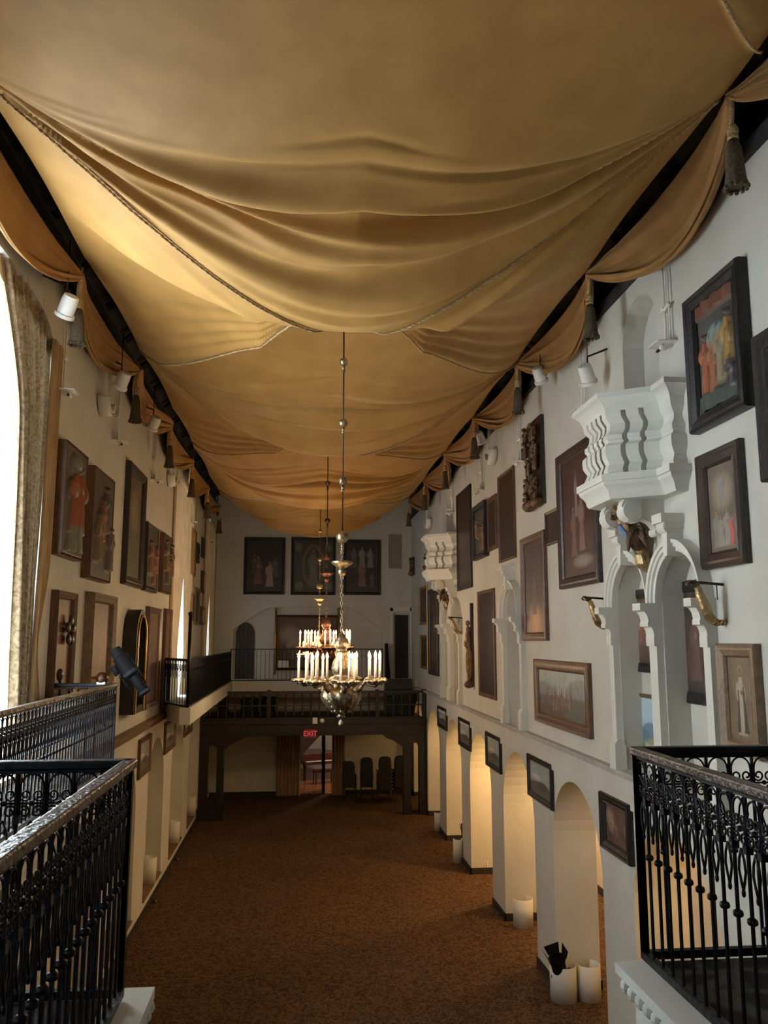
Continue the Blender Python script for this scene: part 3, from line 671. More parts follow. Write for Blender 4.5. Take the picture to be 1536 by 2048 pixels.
# pictures inside the niches (on the niche back)
def niche_pic(xl, xr, yt, yb, lab, kind, fr, fw, depth=.27):
    X = XR+depth; a = P(xl, yt, 0, X-.06); b = P(xl, yb, 0, X-.06); c = P(xr, (yt+yb)/2, 0, X-.06)
    ya = P(xl, (yt+yb)/2, 0, X-.06).y; w = ya-c.y; h = a.z-b.z
    e = empty('framed_painting', (X, (ya+c.y)/2, b.z), -PI/2, lab, PT)
    frame_mesh(w, h, fw, .05).build('frame', fr, e, smooth=.5)
    o = canvas(w-2*fw*.92, h-2*fw*.92, kind, int(xl)).build('canvas', 'paint', e, True); o.location = (0, -.02, fw*.92)
niche_pic(1255, 1312, 1182, 1342, 'dark carved-frame painting inside the left arch of the near double niche', 'scene', 'fr_black', .12)
niche_pic(1266, 1318, 1385, 1505, 'bright painting of blue mountains under a clear sky, inside the near double niche', 'mountain', 'fr_tan', .05)
niche_pic(1347, 1424, 1165, 1402, 'tall dark painting inside the right arch of the near double niche', 'dark', 'fr_black', .13)
niche_pic(1026, 1040, 1215, 1330, 'small coppery painting inside the single arched niche', 'copper_glow', 'fr_dark', .05)
niche_pic(893.5, 900, 1245, 1312, 'narrow dark painting inside the far double niche', 'dark', 'fr_dark', .05)
# ---- left wall, upper row
HL = [
 (128, 173, 872, 1110, 'framed_relief', 'carved panel of a red-robed figure, largest in upper row beside the tall window', 'redfigure', 'fr_brown', .035, .13, .10),
 (186, 227, 925, 1157, 'framed_relief', 'dark carved relief panel, second in the upper row of left wall', 'relief', 'fr_brown', .035, .13, .09),
 (258, 292, 914.5, 1169, 'framed_painting', 'tallest plain dark painting with raised frame, upper row of left wall', 'gilt', 'fr_dark', .16, .1, 0),
 (294.5, 317, 1040, 1181, 'framed_relief', 'dark arched-figure relief next to the tallest painting of left wall', 'relief', 'fr_dark', .1, .1, .07),
 (327, 345, 1062.5, 1184.5, 'framed_relief', 'rough-edged carved panel just before the second window', 'relief', 'fr_brown', .04, .1, .09),
 (383, 393, 1052, 1148.6, 'framed_painting', 'tall narrow red-brown picture just past the second window', 'scene', 'fr_brown', .09, .05, 0),
 (395.4, 399.9, 1083.7, 1124.7, 'framed_painting', 'tiny dark upright picture beyond the tall narrow red-brown one', 'dark', 'fr_black', .09, .05, 0),
 (405, 410, 1072.7, 1114.4, 'framed_painting', 'topmost small picture before the last window of left wall', 'seascape', 'fr_dark', .1, .05, 0),
 (404.3, 411, 1140, 1184.5, 'framed_painting', 'middle small picture before the last window of left wall', 'scene', 'fr_dark', .1, .05, 0),
 (401.6, 411, 1211.8, 1249, 'framed_painting', 'lowest small picture before the last window of left wall', 'dark', 'fr_dark', .12, .05, 0),
 (381.5, 389.6, 1184.5, 1241, 'framed_painting', 'brown framed picture under the tall narrow red-brown one', 'scene', 'fr_brown', .1, .05, 0),
 (391.3, 400.5, 1172.5, 1249.4, 'framed_painting', 'pale grey tall panel in the lower far group of left wall', 'seascape', 'fr_tan', .1, .05, 0),
 (296.5, 321, 1211.8, 1418.6, 'framed_painting', 'plain brown door-like panel right of the black arched shrine', 'plank', 'fr_brown', .12, .09, 0),
 (330.5, 342.8, 1216, 1415, 'framed_painting', 'narrow brown panel touching the balcony corner', 'plank', 'fr_brown', .1, .08, 0),
 (186, 232.4, 1182, 1376, 'framed_painting', 'glossy plain brown panel catching the chandelier glow', 'plank', 'fr_tan', .14, .14, 0),
]
for xl, xr, yt, yb, nm, lab, kind, fr, fw, d, rel in HL:
    e, w_, h_ = hang('L', xl, xr, yt, yb, nm, lab, 'relief' if rel else ('panel' if kind == 'plank' else PT), kind, fr, fw, d, relief=rel)
# floral panel
def floral(e, w, h, d):
    r = random.Random(2); q = MB(); c = (.16*w/.9, -.1, h*.62)
    for k in range(5): a = 2*PI*k/5+.3; q.ball((c[0]+.13*cos(a), -.1, c[2]+.13*sin(a)), (.075, .03, .075), 10, 6)
    q.ball((c[0], -.11, c[2]), (.05, .04, .05), 10, 6); q.build('carved_flower', 'fr_dark', e, True)
    q = MB(); q.ball((-.25*w, -.1, h*.2), (.06, .04, .08)); q.tube([(-.25*w, -.1, h*.2), (-.2*w, -.1, 0.1)], .02, 6); q.build('carved_bud', 'fr_dark', e, True)
hang('L', 113, 152, 1178, 1394, 'ribbed_wall_board', 'ribbed wooden panel with a carved dark rosette beside the window curtain', 'panel', 'plank', 'fr_brown', .1, .1, extra=floral)
# small pictures low on the left wall
for (xl, xr, a, b), lab in zip([(281, 303, 1481, 1559), (332.5, 352, 1446, 1509), (371, 385.5, 1441.8, 1474.6)],
    ['low left-wall picture of a pale hill, nearest the iron railing', 'low left-wall picture of a pale hill, between the two visible niches', 'low left-wall picture just before the dark timber gallery']):
    hang('L', xl, xr, a, b, 'framed_painting', lab, PT, 'seascape', 'fr_brown', .1, .06)
# black arched shrine
xa_, xb_ = P(271, 1330, 0, XL+.24).y, P(291, 1330, 0, XL+.24).y; zb = P(271, 1428, 0, XL+.24).z; zt2 = P(280, 1218, 0, XL+.24).z
e = empty('arched_shrine', (XL, (xa_+xb_)/2, zb), PI/2, 'deep black box shrine with rounded top and gilt relief inside, on left wall', 'shrine')
w_, h_ = xb_-xa_, zt2-zb; hw = w_/2
def archo(s, n=16): return [(-hw*s, 0)]+[(-hw*s*cos(PI*i/n), h_-hw*1.15+hw*s*1.15*sin(PI*i/n)) for i in range(n+1)]+[(hw*s, 0)]
o1, o2 = archo(1), archo(.8); q = MB(); n = len(o1)
vs = [(u, 0, v) for u, v in o1]+[(u, -.24, v) for u, v in o1]+[(u, -.24, max(v, .12)) for u, v in o2]+[(u, -.1, max(v, .12)) for u, v in o2]
fs = [(k*n+i, k*n+(i+1)%n, (k+1)*n+(i+1)%n, (k+1)*n+i) for k in range(3) for i in range(n)]
q.add(vs, fs); q.build('box', 'fr_black', e, smooth=.5)
c = canvas(w_*.82, h_*.86, 'relief', 77, .06); o = c.build('relief_panel', 'paint', e, True); o.location = (0, -.09, .1)
q = MB(); q.tube([(u*1.02, -.25, v) for u, v in o2], .02, 6, False); q.build('gilt_edge', 'fr_gold', e, True)
# ---- far wall pictures
hang('F', 489, 569, 1074, 1189, 'framed_painting', 'dark painting of two robed figures joining hands, left of three on the end wall', PT, 'betrothal', 'fr_black', .1, .07)
hang('F', 583, 671, 1074, 1190, 'framed_painting', 'dark painting of an oval halo with corner medallions, middle one on the end wall', PT, 'guadalupe', 'fr_black', .1, .07)
hang('F', 687, 762, 1079, 1190, 'framed_painting', 'dark painting of three seated figures on clouds, right of three on the end wall', PT, 'trinity', 'fr_black', .1, .07)
a_, b_ = P(551, 1230, 1, YF+.2), P(677, 1340, 1, YF+.2)
e = empty('framed_painting', ((a_.x+b_.x)/2, YF+.22, b_.z), 0, 'large pale-figured painting in gilt frame on posts behind the chandeliers', PT); w_, h_ = b_.x-a_.x, a_.z-b_.z
frame_mesh(w_, h_, .12, .1).build('frame', 'fr_dark', e, smooth=.5)
frame_mesh(w_-.16, h_-.16, .05, .12).build('gilt_slip', 'fr_gold', e).location = (0, 0, .08)
o = canvas(w_-.26, h_-.26, 'scene', 31).build('canvas', 'paint', e, True); o.location = (0, -.04, .13)
q = MB()
for s in (-1, 1): q.tube([(s*(w_/2-.02), -.12, -.15), (s*(w_/2-.02), -.12, h_+.15)], .04, 10); q.ball((s*(w_/2-.02), -.12, h_+.2), .06)
q.build('frame_post', 'fr_gold', e, True)
q = MB(); q.box((-w_/2+.12, -.13, .1), (-w_/2+.5, -.11, .34)); q.build('label_card', 'white', e)
# ============================================================ CARVED FIGURES
def sculpt(blobs, vox=.015, smooth=3):
    q = MB()
    for b in blobs:
        c, r = b[0], b[1]; R_ = Matrix.Translation(c) @ (Matrix.Rotation(b[2][1], 4, b[2][0]) if len(b) > 2 else Matrix.Identity(4)); q.ball((0, 0, 0), r, 14, 10, T=R_)
    return q, vox, smooth
def sbuild(sp, name, m, parent):
    q, vox, sm = sp; o = q.build(name, m, parent, True); r = o.modifiers.new('r', 'REMESH'); r.mode = 'VOXEL'; r.voxel_size = vox; r.use_smooth_shade = True
    s = o.modifiers.new('s', 'SMOOTH'); s.iterations = sm; s.factor = .5
    t = bpy.data.textures.get('carve') or bpy.data.textures.new('carve', 'CLOUDS'); t.noise_scale = .06
    d = o.modifiers.new('d', 'DISPLACE'); d.texture = t; d.strength = .02; d.mid_level = .5
    return o
M['polychrome'] = mat('carved_drapery', (.10, .05, .025), .45, .3, noise_s=7, col2=(.34, .19, .08), bump=.7, bscale=30)
M['bluerobe'] = mat('blue_robe', (.05, .13, .30), .5, 0, noise_s=9, col2=(.22, .30, .30), bump=.3, bscale=20)
M['carved'] = mat('carved_walnut', (.045, .026, .014), .45, .2, noise_s=7, col2=(.15, .085, .04), bump=.7, bscale=30)
def bracket_figure(y, lab):
    # leaning carved figure under a pulpit; local: -Y out of the wall, X toward the camera, Z up
    e = empty('carved_bracket_figure', (XR, y, 6.29), -PI/2, lab, 'carving'); e.scale = (.84,)*3
    X = Vector((1, 0, 0)); Y = Vector((0, 1, 0))
    sbuild(sculpt([((0, -.20, .30), (.10, .09, .17), (X, .5)), ((0, -.31, .48), (.11, .085, .12), (X, .6)), ((0, -.12, .12), (.10, .09, .16), (X, .35)), ((-.11, -.37, .56), (.05, .05, .08), (Y, .5)), ((.11, -.37, .56), (.05, .05, .08), (Y, -.5)), ((-.15, -.45, .62), (.035, .07, .035)), ((.15, -.45, .62), (.035, .07, .035)), ((0, -.40, .60), (.04, .04, .06), (X, .5))], .012, 2), 'body', 'polychrome', e)
    sbuild(sculpt([((-.02, -.36, .40), (.075, .045, .15), (X, .5))], .010, 1), 'blue_robe', 'bluerobe', e)
    M.setdefault('palecloth', mat('pale_green_robe', (.20, .30, .27), .5, 0, noise_s=10, col2=(.42, .38, .28), bump=.3))
    sbuild(sculpt([((-.03, -.24, .15), (.05, .04, .13), (X, .45))], .010, 1), 'pale_underskirt', 'palecloth', e)
    q = MB()
    for k in range(9):      # cloak swirling out on the camera side
        t = k/8; pts = []
        for i in range(14): a = -.5+2.5*i/13; r_ = .07+.14*t; pts.append((.13+.02*k*(1-t)+.02*sin(a*2), -.22-.16*(1-t)*.6-r_*.75*cos(a), .33-.10*t+r_*1.15*sin(a)*(.9)))
        q.tube(pts, .03, 7, rs=[.014+.022*sin(PI*i/13) for i in range(14)])
    q.ball((.12, -.24, .32), (.07, .13, .19)); o = q.build('cloak', 'carved', e, True); r_ = o.modifiers.new('r', 'REMESH'); r_.mode = 'VOXEL'; r_.voxel_size = .009; r_.use_smooth_shade = True
    q = MB()
    for k in range(7):      # gilt leaf foot
        a = (k-3)*.42; q.tube([(.09*sin(a), -.16-.05*cos(a), .10), (.10*sin(a), -.13-.06*cos(a), -.03), (.05*sin(a), -.05-.05*cos(a), -.15), (0, -.02, -.25)], .03, 7, rs=[.02, .032, .026, .008])
    q.ball((0, -.08, -.02), (.08, .07, .13)); o = q.build('leaf_foot', 'gold', e, True); r_ = o.modifiers.new('r', 'REMESH'); r_.mode = 'VOXEL'; r_.voxel_size = .008; r_.use_smooth_shade = True
    sbuild(sculpt([((0, -.47, .69), (.062, .07, .082)), ((0, -.535, .675), (.018, .022, .022)), ((0, -.525, .635), (.03, .025, .02))], .008, 1), 'head', 'polychrome', e)
    r = random.Random(3); bl = [((.085*cos(a)*r.uniform(.8, 1.2), -.45+.03*sin(a*3), .72+.07*sin(a)), (.035, .045, .035)) for a in [k*PI/7 for k in range(-3, 11)]]+[((0, -.42, .74), (.08, .06, .07))]
    sbuild(sculpt(bl, .009, 1), 'hair', 'carved', e)
    for s in (-1, 1):
        q = MB()
        for k in range(6): q.tube([(s*(.10+.01*k), -.26, .50-.02*k), (s*(.20+.01*k), -.22+.01*k, .50-.055*k), (s*(.25-.012*k), -.16+.015*k, .40-.065*k)], .02, 6, rs=[.02, .024, .008])
        q.build('wing', 'carved', e, True)
    return e
bracket_figure(9.27, 'gilded carved winged figure with a blue robe under the near white pulpit')
bracket_figure(9.27+D2, 'carved winged figure under the far white pulpit')
def arm_bracket(y, lab, s):
    e = empty('carved_arm_bracket', (XR, y, 5.82), -PI/2, lab, 'carving')
    q = MB(); q.tube([(0, 0, .10), (0, -.2, .115), (0, -.34, .12)], .014, 8); q.build('rod', 'rod', e, True)
    q = MB(); pts = [(0, -.02, -.26), (0, -.09, -.27), (0, -.16, -.22), (.01, -.2, -.12), (0, -.235, -.02), (0, -.26, .07)]
    q.tube(pts, .04, 10, rs=[.02, .034, .046, .05, .042, .034])
    for k in range(9):
        t = k/8*4.999; i = int(t); p_ = Vector(pts[i]).lerp(Vector(pts[i+1]), t-i); q.lathe([(.036, -.012), (.054-.002*abs(k-4)*2, 0), (.036, .012)], 12, T=Matrix.Translation(p_) @ Matrix.Rotation(.5-.15*k+.4, 4, 'X'))
    q.build('sleeve', 'gold', e, True)
    q = MB(); q.ball((0, -.285, .10), (.03, .045, .035))
    for k in range(4): q.tube([((k-1.5)*.016, -.30, .12), ((k-1.5)*.026, -.345, .135), ((k-1.5)*.026, -.365-.005*k, .105), ((k-1.5)*.02, -.345, .085)], .008, 6)
    q.tube([(.02, -.28, .08), (.045, -.31, .07), (.045, -.34, .085)], .009, 6); q.build('carved_hand', 'carved', e, True)
    q = MB(); q.tube([(.06, -.10, .11), (.06, -.10, -.05)], .006, 6); q.build('hanging_rod', 'rod', e, True)
    return e
arm_bracket(PAIR[1][0]-.32, 'gilt carved candle arm right of the near double niche', 1)
arm_bracket(PAIR[0][1]+.3, 'gilt carved candle arm left of the near double niche', -1)
arm_bracket(FPAIR[1][0]-.2, 'gilt carved candle arm right of the far double niche', 1)
def carved_group(xl, xr, yt, yb, lab, seed, single=False):
    pt, pb = P(xr, (yt-20), 0, XR-.1), P(xr, yb, 0, XR-.1); z1 = P(xl, yt, 0, XR-.2).z; z0 = P(xl, yb, 0, XR-.2).z
    ya, yb_ = P(xl, (yt+yb)/2, 0, XR-.2).y, P(xr, (yt+yb)/2, 0, XR-.05).y; w = ya-yb_; h = z1-z0
    e = empty('carved_relief', (XR, (ya+yb_)/2, z0), -PI/2, lab, 'relief'); r = random.Random(seed)
    q = MB(); q.box((-w/2, -.06, 0.03), (w/2, 0, h)); q.build('board', 'fr_dark', e)
    bl = []
    if single:
        bl = [((0, -.10, h*.12), (w*.35, .07, h*.10)), ((-.03, -.11, h*.3), (w*.20, .08, h*.2)), ((.05, -.11, h*.28), (w*.20, .07, h*.2)), ((-.01, -.12, h*.55), (w*.26, .08, h*.15)), ((0, -.12, h*.69), (w*.2, .06, h*.035)), ((0, -.13, h*.76), (w*.10, .06, h*.035)), ((w*.25, -.13, h*.58), (w*.08, .05, h*.10)), ((-w*.22, -.16, h*.53), (w*.09, .07, h*.035)), ((w*.1, -.17, h*.5), (w*.14, .06, h*.03))]
    else:
        for row in range(5):
            for k in range(3):
                cx = (-.31+.31*k)*w+r.uniform(-.06, .06)*w; cz = h*(.08+.19*row)+r.uniform(-.03, .03)*h; o_ = r.uniform(.07, .15); sw_ = r.uniform(-.4, .4); YY = Vector((0, 1, 0))
                bl += [((cx, -o_, cz), (w*.09, .05, h*.075), (YY, sw_)), ((cx-w*.05, -o_-.02, cz-h*.02), (w*.035, .04, h*.08), (YY, sw_+.2)), ((cx+w*.06, -o_-.02, cz-h*.02), (w*.03, .04, h*.08), (YY, sw_-.2)), ((cx+sw_*.08, -o_-.04, cz+h*.085), (w*.055, .05, h*.026)), ((cx+w*.11, -o_-.03, cz+h*.03), (w*.03, .04, h*.045), (YY, .7)), ((cx-w*.11, -o_-.02, cz+h*.03), (w*.03, .04, h*.045), (YY, -.7))]
    sbuild(sculpt(bl, .010, 1), 'carved_figures', 'polychrome' if single else 'carved', e)
    sbuild(sculpt([((-w*.3, -.1, .08), (w*.22, .12, .10)), ((0, -.12, .07), (w*.25, .12, .09)), ((w*.3, -.1, .08), (w*.22, .12, .09))], .015, 1), 'carved_base', 'carved', e)
    return e
carved_group(1040, 1085, 851, 1026, 'dark carved relief crowded with figures, high on the right wall', 5)
carved_group(929, 943.6, 1206, 1374.6, 'carved saint in gilt robe standing on a dark board, low on the right wall', 6, True)
carved_group(818.5, 826, 1113, 1151, 'tiny dark carved relief by the end wall corner', 7)
carved_group(848, 856, 1106, 1139, 'small dark carved panel half hidden behind the far pulpit', 8)
# ============================================================ PULPITS
def pulpit(y0, lab):
    X0 = XR; e = empty('raised_pulpit', (X0, y0+9.2, 6.95), 0, lab, 'pulpit')
    plan = [(0, -.95), (.13, -.95), (.13, -.68), (.62, -.36), (.62, .36), (.13, .68), (.13, .95), (0, .95)]   # outward, along
    def off(d):
        out = []; n = len(plan)
        for i, p in enumerate(plan):
            v = []
            if i > 0: a = Vector(plan[i])-Vector(plan[i-1]); v.append(Vector((-a.y, a.x)).normalized()*-1)
            if i < n-1: a = Vector(plan[i+1])-Vector(plan[i]); v.append(Vector((-a.y, a.x)).normalized()*-1)
            if len(v) == 2: m_ = (v[0]+v[1]); m_ = m_/m_.dot(v[0]) if m_.length > .01 else v[0]
            else: m_ = v[0]
            q_ = Vector(p)+m_*d
            if i in (0, n-1): q_.x = 0
            out.append(q_)
        return out
    def loc(p, z): return (-p.x, p.y, z)
    def sweep(prof, name, m='trimw', cap=True):
        q = MB(); lines = [[loc(p, z) for p in off(d)] for d, z in prof]
        for a, b in zip(lines, lines[1:]):
            for i in range(len(plan)-1): q.quad(a[i], a[i+1], b[i+1], b[i])
        if cap: n = len(plan); q.add(lines[0], [tuple(range(n))]); q.add(lines[-1], [tuple(range(n))])
        return q.build(name, m, e, smooth=.5, clean=True)
    sweep([(-.0, 0), (.02, .03), (.03, .08), (.06, .12), (.09, .15), (.10, .19), (.12, .19), (.12, .27), (.04, .27), (0, .27)], 'base_cornice')
    sweep([(-.10, 1.0), (.03, 1.0), (.04, 1.04), (.05, 1.05), (.07, 1.09), (.12, 1.13), (.14, 1.14), (.14, 1.20), (.05, 1.21), (-.10, 1.21), (-.10, 1.0)], 'top_cornice', cap=False)
    # flat balusters with moulded outline, slots between
    prof = [(.02, .27), (.03, .33), (.0, .40), (.045, .48), (.05, .55), (.045, .60), (.0, .64), (.0, .66), (.02, .68), (.02, .73), (-.005, .75), (-.03, .80), (-.035, .86), (.02, .93), (.03, 1.0)]
    base = off(0); segs = [(0, 1, 1), (1, 2, 1), (2, 3, 3), (3, 4, 5), (4, 5, 3), (5, 6, 1), (6, 7, 1)]
    for i, j, n in segs:
        gap = .028
        for k in range(n):
            q = MB(); lines = []; inner = []
            for d, z in prof:
                o_ = off(d); o2_ = off(d-.09); a, b = o_[i], o_[j]; a2, b2 = o2_[i], o2_[j]
                L = (b-a).length; t0 = k/n+(gap/L if k > 0 else 0); t1 = (k+1)/n-(gap/L if k < n-1 else 0)
                lines.append((loc(a.lerp(b, t0), z), loc(a.lerp(b, t1), z), loc(a2.lerp(b2, t1), z), loc(a2.lerp(b2, t0), z)))
            for A, B in zip(lines, lines[1:]):
                for s in range(4): q.quad(A[s], A[(s+1)%4], B[(s+1)%4], B[s])
            q.build('baluster_board', 'trimw', e, smooth=.5, clean=True)
    # scroll corbels under the pulpit
    for yy in (-.28, .28):
        q = MB(); sp = [(.05+.0, -.02)]; pts = []
        for i in range(30): a = i/29*2.2*PI; r_ = .13-.035*a/PI; pts.append((-.36-r_*cos(a+2.2), yy, -.15+r_*sin(a+2.2)))
        poly = [(.0, .0), (.46, .0), (.49, -.06), (.48, -.16), (.42, -.24), (.33, -.26), (.25, -.22), (.16, -.26), (.1, -.34), (.0, -.42)]
        q.prism(poly, lambda u, v, t: (-u, yy-.07+.14*t, v)); q.tube([(-.38, yy-.10, -.13), (-.38, yy+.10, -.13)], .11, 18); q.tube([(-.08, yy-.09, -.36), (-.08, yy+.09, -.36)], .05, 12)
        q.build('scroll_corbel', 'trimw', e, smooth=.6)
    return e
pulpit(0, 'near white octagonal wall pulpit with slotted parapet over the double niche')
pulpit(D2, 'far white octagonal wall pulpit with slotted parapet over the far double niche')
# ============================================================ CHANDELIERS
def chandelier(name, lab, x, y, dz, metal, clean, R=.5, watts=9):
    e = empty(name, (x, y, 4.5+dz), 0, lab, 'chandelier'); g = lambda a, z: 1+.07*abs(sin(a*8))
    q = MB(); q.tube([(0, 0, 2.05), (0, 0, 5.6)], .009, 8); q.build('rod', 'rod', e, True)
    for z, r in ((2.05, .072), (2.70, .052), (3.39, .05), (4.13, .05)):
        q = MB(); q.ball((0, 0, z), r, 20, 14); q.tube([(0, 0, z-r-.05), (0, 0, z-r)], .018, 8); q.ball((0, 0, z-r-.06), .022, 8, 6); q.build('ball', metal, e, True)
    # chain
    q = MB(); n = 0
    for k in range(24):
        z = 1.97-.048*k; pts = [(.014*cos(a)*(k % 2 == 0), .014*cos(a)*(k % 2), z+.033*sin(a)) for a in [2*PI*i/10 for i in range(11)]]; q.tube(pts, .005, 5, False)
    q.build('chain', metal, e, True)
    q = MB(); q.lathe([(.02, 1.68), (.05, 1.70), (.118, 1.745), (.125, 1.76), (.118, 1.775), (.05, 1.76), (.045, 1.72)], 32, mod=lambda a, z: 1+.05*sin(a*16)); q.lathe([(.015, 1.60), (.045, 1.63), (.05, 1.66), (.03, 1.69)], 20, mod=g); q.build('crown', metal, e, True)
    q = MB()
    prof = [(.012, .88), (.03, .85), (.05, .82), (.075, .78), (.085, .74), (.06, .69), (.05, .67), (.07, .665), (.072, .64), (.065, .6), (.085, .54), (.10, .48), (.085, .42), (.065, .40), (.10, .385), (.135, .36), (.15, .345), (.10, .335), (.07, .32), (.065, .28), (.10, .265), (.17, .25), (.195, .22), (.205, .18), (.19, .13), (.15, .07), (.09, .015), (.04, -.01), (.03, -.03), (.045, -.045), (.03, -.06), (.012, -.075), (.02, -.10), (.028, -.125), (.02, -.145), (.002, -.155)]
    q.lathe([(r, z+.1) for r, z in prof], 48, mod=lambda a, z: 1+(.15*abs(sin(a*6+z*7)) if z < .38 or (.48 < z < .68) else .03*sin(a*12))); q.build('stem', metal, e, True)
    q = MB()
    for k in range(8):
        a = 2*PI*k/8
        for i in range(5): q.ball((cos(a)*(.20-.02*i*i*.35), sin(a)*(.20-.02*i*i*.35), .34-.055*i), (.026, .026, .032), 8, 6)
    q.build('acanthus_leaves', metal, e, True)
    NA = 7; cup = MB(); cup.lathe([(.012, -.03), (.03, -.02), (.055, 0), (.06, .012), (.05, .02), (.02, .02)], 18, mod=lambda a, z: 1+.1*abs(sin(a*5)))
    arm = MB(); pts = []
    for i in range(22):
        t = i/21; pts.append((.07+(R-.09)*t, 0, .41-.02*sin(PI*t)-.075*sin(2*PI*t)))
    arm.tube(pts, .02, 8, rs=[.028-.010*i/21+.005*sin(i*1.6) for i in range(22)]); arm.ball((R*.4, 0, .36), (.04, .025, .02), 10, 6); arm.tube([(R*.3, 0, .38), (R*.45, 0, .42), (R*.55, 0, .40), (R*.5, 0, .36)], .016, 6)
    arm.tube([(R-.14, 0, .42), (R-.05, 0, .40), (R+.0, 0, .44)], .028, 8)
    arm.lathe([(.02, .40), (.06, .415), (.10, .44), (.108, .455), (.095, .465), (.02, .462)], 22, c=(R-.04, 0, 0), mod=lambda a, z: 1+.09*abs(sin(a*6)))
    for k in range(9): a = 2*PI*k/9; arm.ball((R-.04+.098*cos(a), .098*sin(a), .447), (.032, .032, .022), 8, 6)
    for k in range(6): a = 2*PI*k/6+.3; arm.ball((R-.04+.055*cos(a), .055*sin(a), .425), (.03, .03, .022), 8, 6)
    can = MB(); can.tube([(0, 0, .46), (0, 0, .68)], .0135, 12)
    bul = MB(); bul.lathe([(.004, .68), (.012, .69), (.0165, .71), (.014, .73), (.006, .752), (.001, .762)], 12)
    A0 = arm.build('arm', metal, e, True); C0 = can.build('candle', 'candle', e, True); B0 = bul.build('candle_bulb', 'bulb', C0, True)
    for k in range(NA):
        th = 2*PI*k/NA+.35
        a = A0 if k == 0 else A0.copy()
        if k: sc.collection.objects.link(a)
        a.rotation_euler = (0, 0, th)
        for j, (dr, dt) in enumerate(((.045, 0), (-.045, .075), (-.045, -.075))):
            px_, py_ = (R-.04+dr), dt; c_ = C0 if (k == 0 and j == 0) else C0.copy(); b_ = B0 if (k == 0 and j == 0) else B0.copy()
            if not (k == 0 and j == 0): sc.collection.objects.link(c_); sc.collection.objects.link(b_); b_.parent = c_
            c_.location = (px_*cos(th)-py_*sin(th), px_*sin(th)+py_*cos(th), random.Random(k*3+j).uniform(-.02, .015)); c_.rotation_euler = (0, 0, th)
        lamp('candle_light', 'POINT', ((R+.1)*cos(th), (R+.1)*sin(th), .76), watts, (1, .68, .36), size=.06, parent=e)
    return e
chandelier('chandelier', 'pewter-gilt chandelier with seven arms of ivory candles, nearest and lowest', .475, 9.39, 0, 'silverg', True, .47, 7.5)
chandelier('chandelier', 'dark bronze chandelier with lit candles, behind and above the nearest one', .475, 14.78, .30, 'bronze', True, .45, 15)
chandelier('chandelier', 'farthest chandelier, its thin chain and small balls showing left of the middle one', .475, 19.92, .09, 'gold', True, .45, 34)
# ============================================================ IRON RAILINGS
UNIT = {}
def scroll_unit(w):
    key = round(w, 3)
    if key in UNIT: return UNIT[key]
    q = MB(); r = w/2-.010; R0 = .0048
    q.tube([(r*cos(PI*i/12), 0, -.07+r*1.1*sin(PI*i/12)) for i in range(13)], R0, 5)
    def spiral(cx, cz, s, up):
        pts = []
        for i in range(20):
            a = i/19*2.6*PI; rr = (w*.24)*(1-.72*i/19); pts.append((cx+s*(-rr*cos(a)), 0, cz+up*rr*sin(a)))
        q.tube(pts, R0, 5)
    for s in (-1, 1):
        spiral(s*w*.24, -.105, -s, -1); spiral(s*w*.24, -.175, -s, 1)
        q.tube([(0, 0, -.21), (s*.018, 0, -.25), (s*.024, 0, -.29), (s*.012, 0, -.33), (0, 0, -.36)], R0*1.1, 5)
        q.tube([(s*r, 0, -.07), (s*r, 0, -.21)], R0, 4)
    q.tube([(-r, 0, -.14), (r, 0, -.14)], R0, 4); q.ball((0, 0, -.14), .012, 8, 6); q.ball((0, 0, -.37), (.008, .008, .016), 6, 5)
    o = q.build('scroll', 'iron', None, True); UNIT[key] = o.data; bpy.data.objects.remove(o); return UNIT[key]
def railing(name, lab, p0, p1, z0, h, n, hand='ironrail', scrolls=True, collar=.48, panel=False, post=True, br=.0085, group=None, hr=(.03, .02)):
    p0, p1 = Vector(p0), Vector(p1); L = (p1-p0).length; a = math.atan2(p1.y-p0.y, p1.x-p0.x)
    e = empty(name, (p0.x, p0.y, z0), a, lab, 'railing', group); w = L/n
    q = MB(); q.box((-.02, -hr[0], h-hr[1]), (L+.02, hr[0], h+hr[1])); o = q.build('handrail', hand, e); b = o.modifiers.new('b', 'BEVEL'); b.width = .008; b.segments = 2
    q = MB(); q.box((0, -.018, .0), (L, .018, .035)); q.build('bottom_rail', 'iron', e)
    if scrolls: q = MB(); q.box((0, -.008, h-.035), (L, .008, h-.02)); q.build('top_band', 'iron', e)
    bar = MB(); bar.tube([(0, 0, .0), (0, 0, h-.02)], br, 6); bar.box((-.014, -.014, h-.24), (.014, .014, h-.21)); bd = None; cdn = None
    for i in range(n+1):
        if post and i in (0, n):
            q = MB(); q.box((-.016, -.016, 0), (.016, .016, h)); o = q.build('post', 'iron', e); o.location = (L*i/n, 0, 0)
            continue
        if bd is None: o = bar.build('baluster', 'iron', e, smooth=.6); bd = o.data
        else: o = bpy.data.objects.new('baluster', bd); sc.collection.objects.link(o); o.parent = e
        o.location = (w*i, 0, 0)
        if collar:
            if cdn is None:
                q = MB(); q.lathe([(.010, -.014), (.019, -.008), (.021, 0), (.019, .008), (.010, .014)], 8); c = q.build('collar', 'iron', o, True); cdn = c.data
            else: c = bpy.data.objects.new('collar', cdn); sc.collection.objects.link(c); c.parent = o
            c.location = (0, 0, collar)
    if scrolls:
        d = scroll_unit(w)
        for i in range(n): o = bpy.data.objects.new('scroll', d); sc.collection.objects.link(o); o.parent = e; o.location = (w*(i+.5), 0, h-.02)
    if panel:
        q = MB(); r = random.Random(3); q.grid(lambda i, j: (L*i, .03+.012*noise.noise(Vector((i*30, j*3, 2))), .05+(h-.07)*j), 120, 8); q.build('cloth_panel', 'net', e, True)
    return e
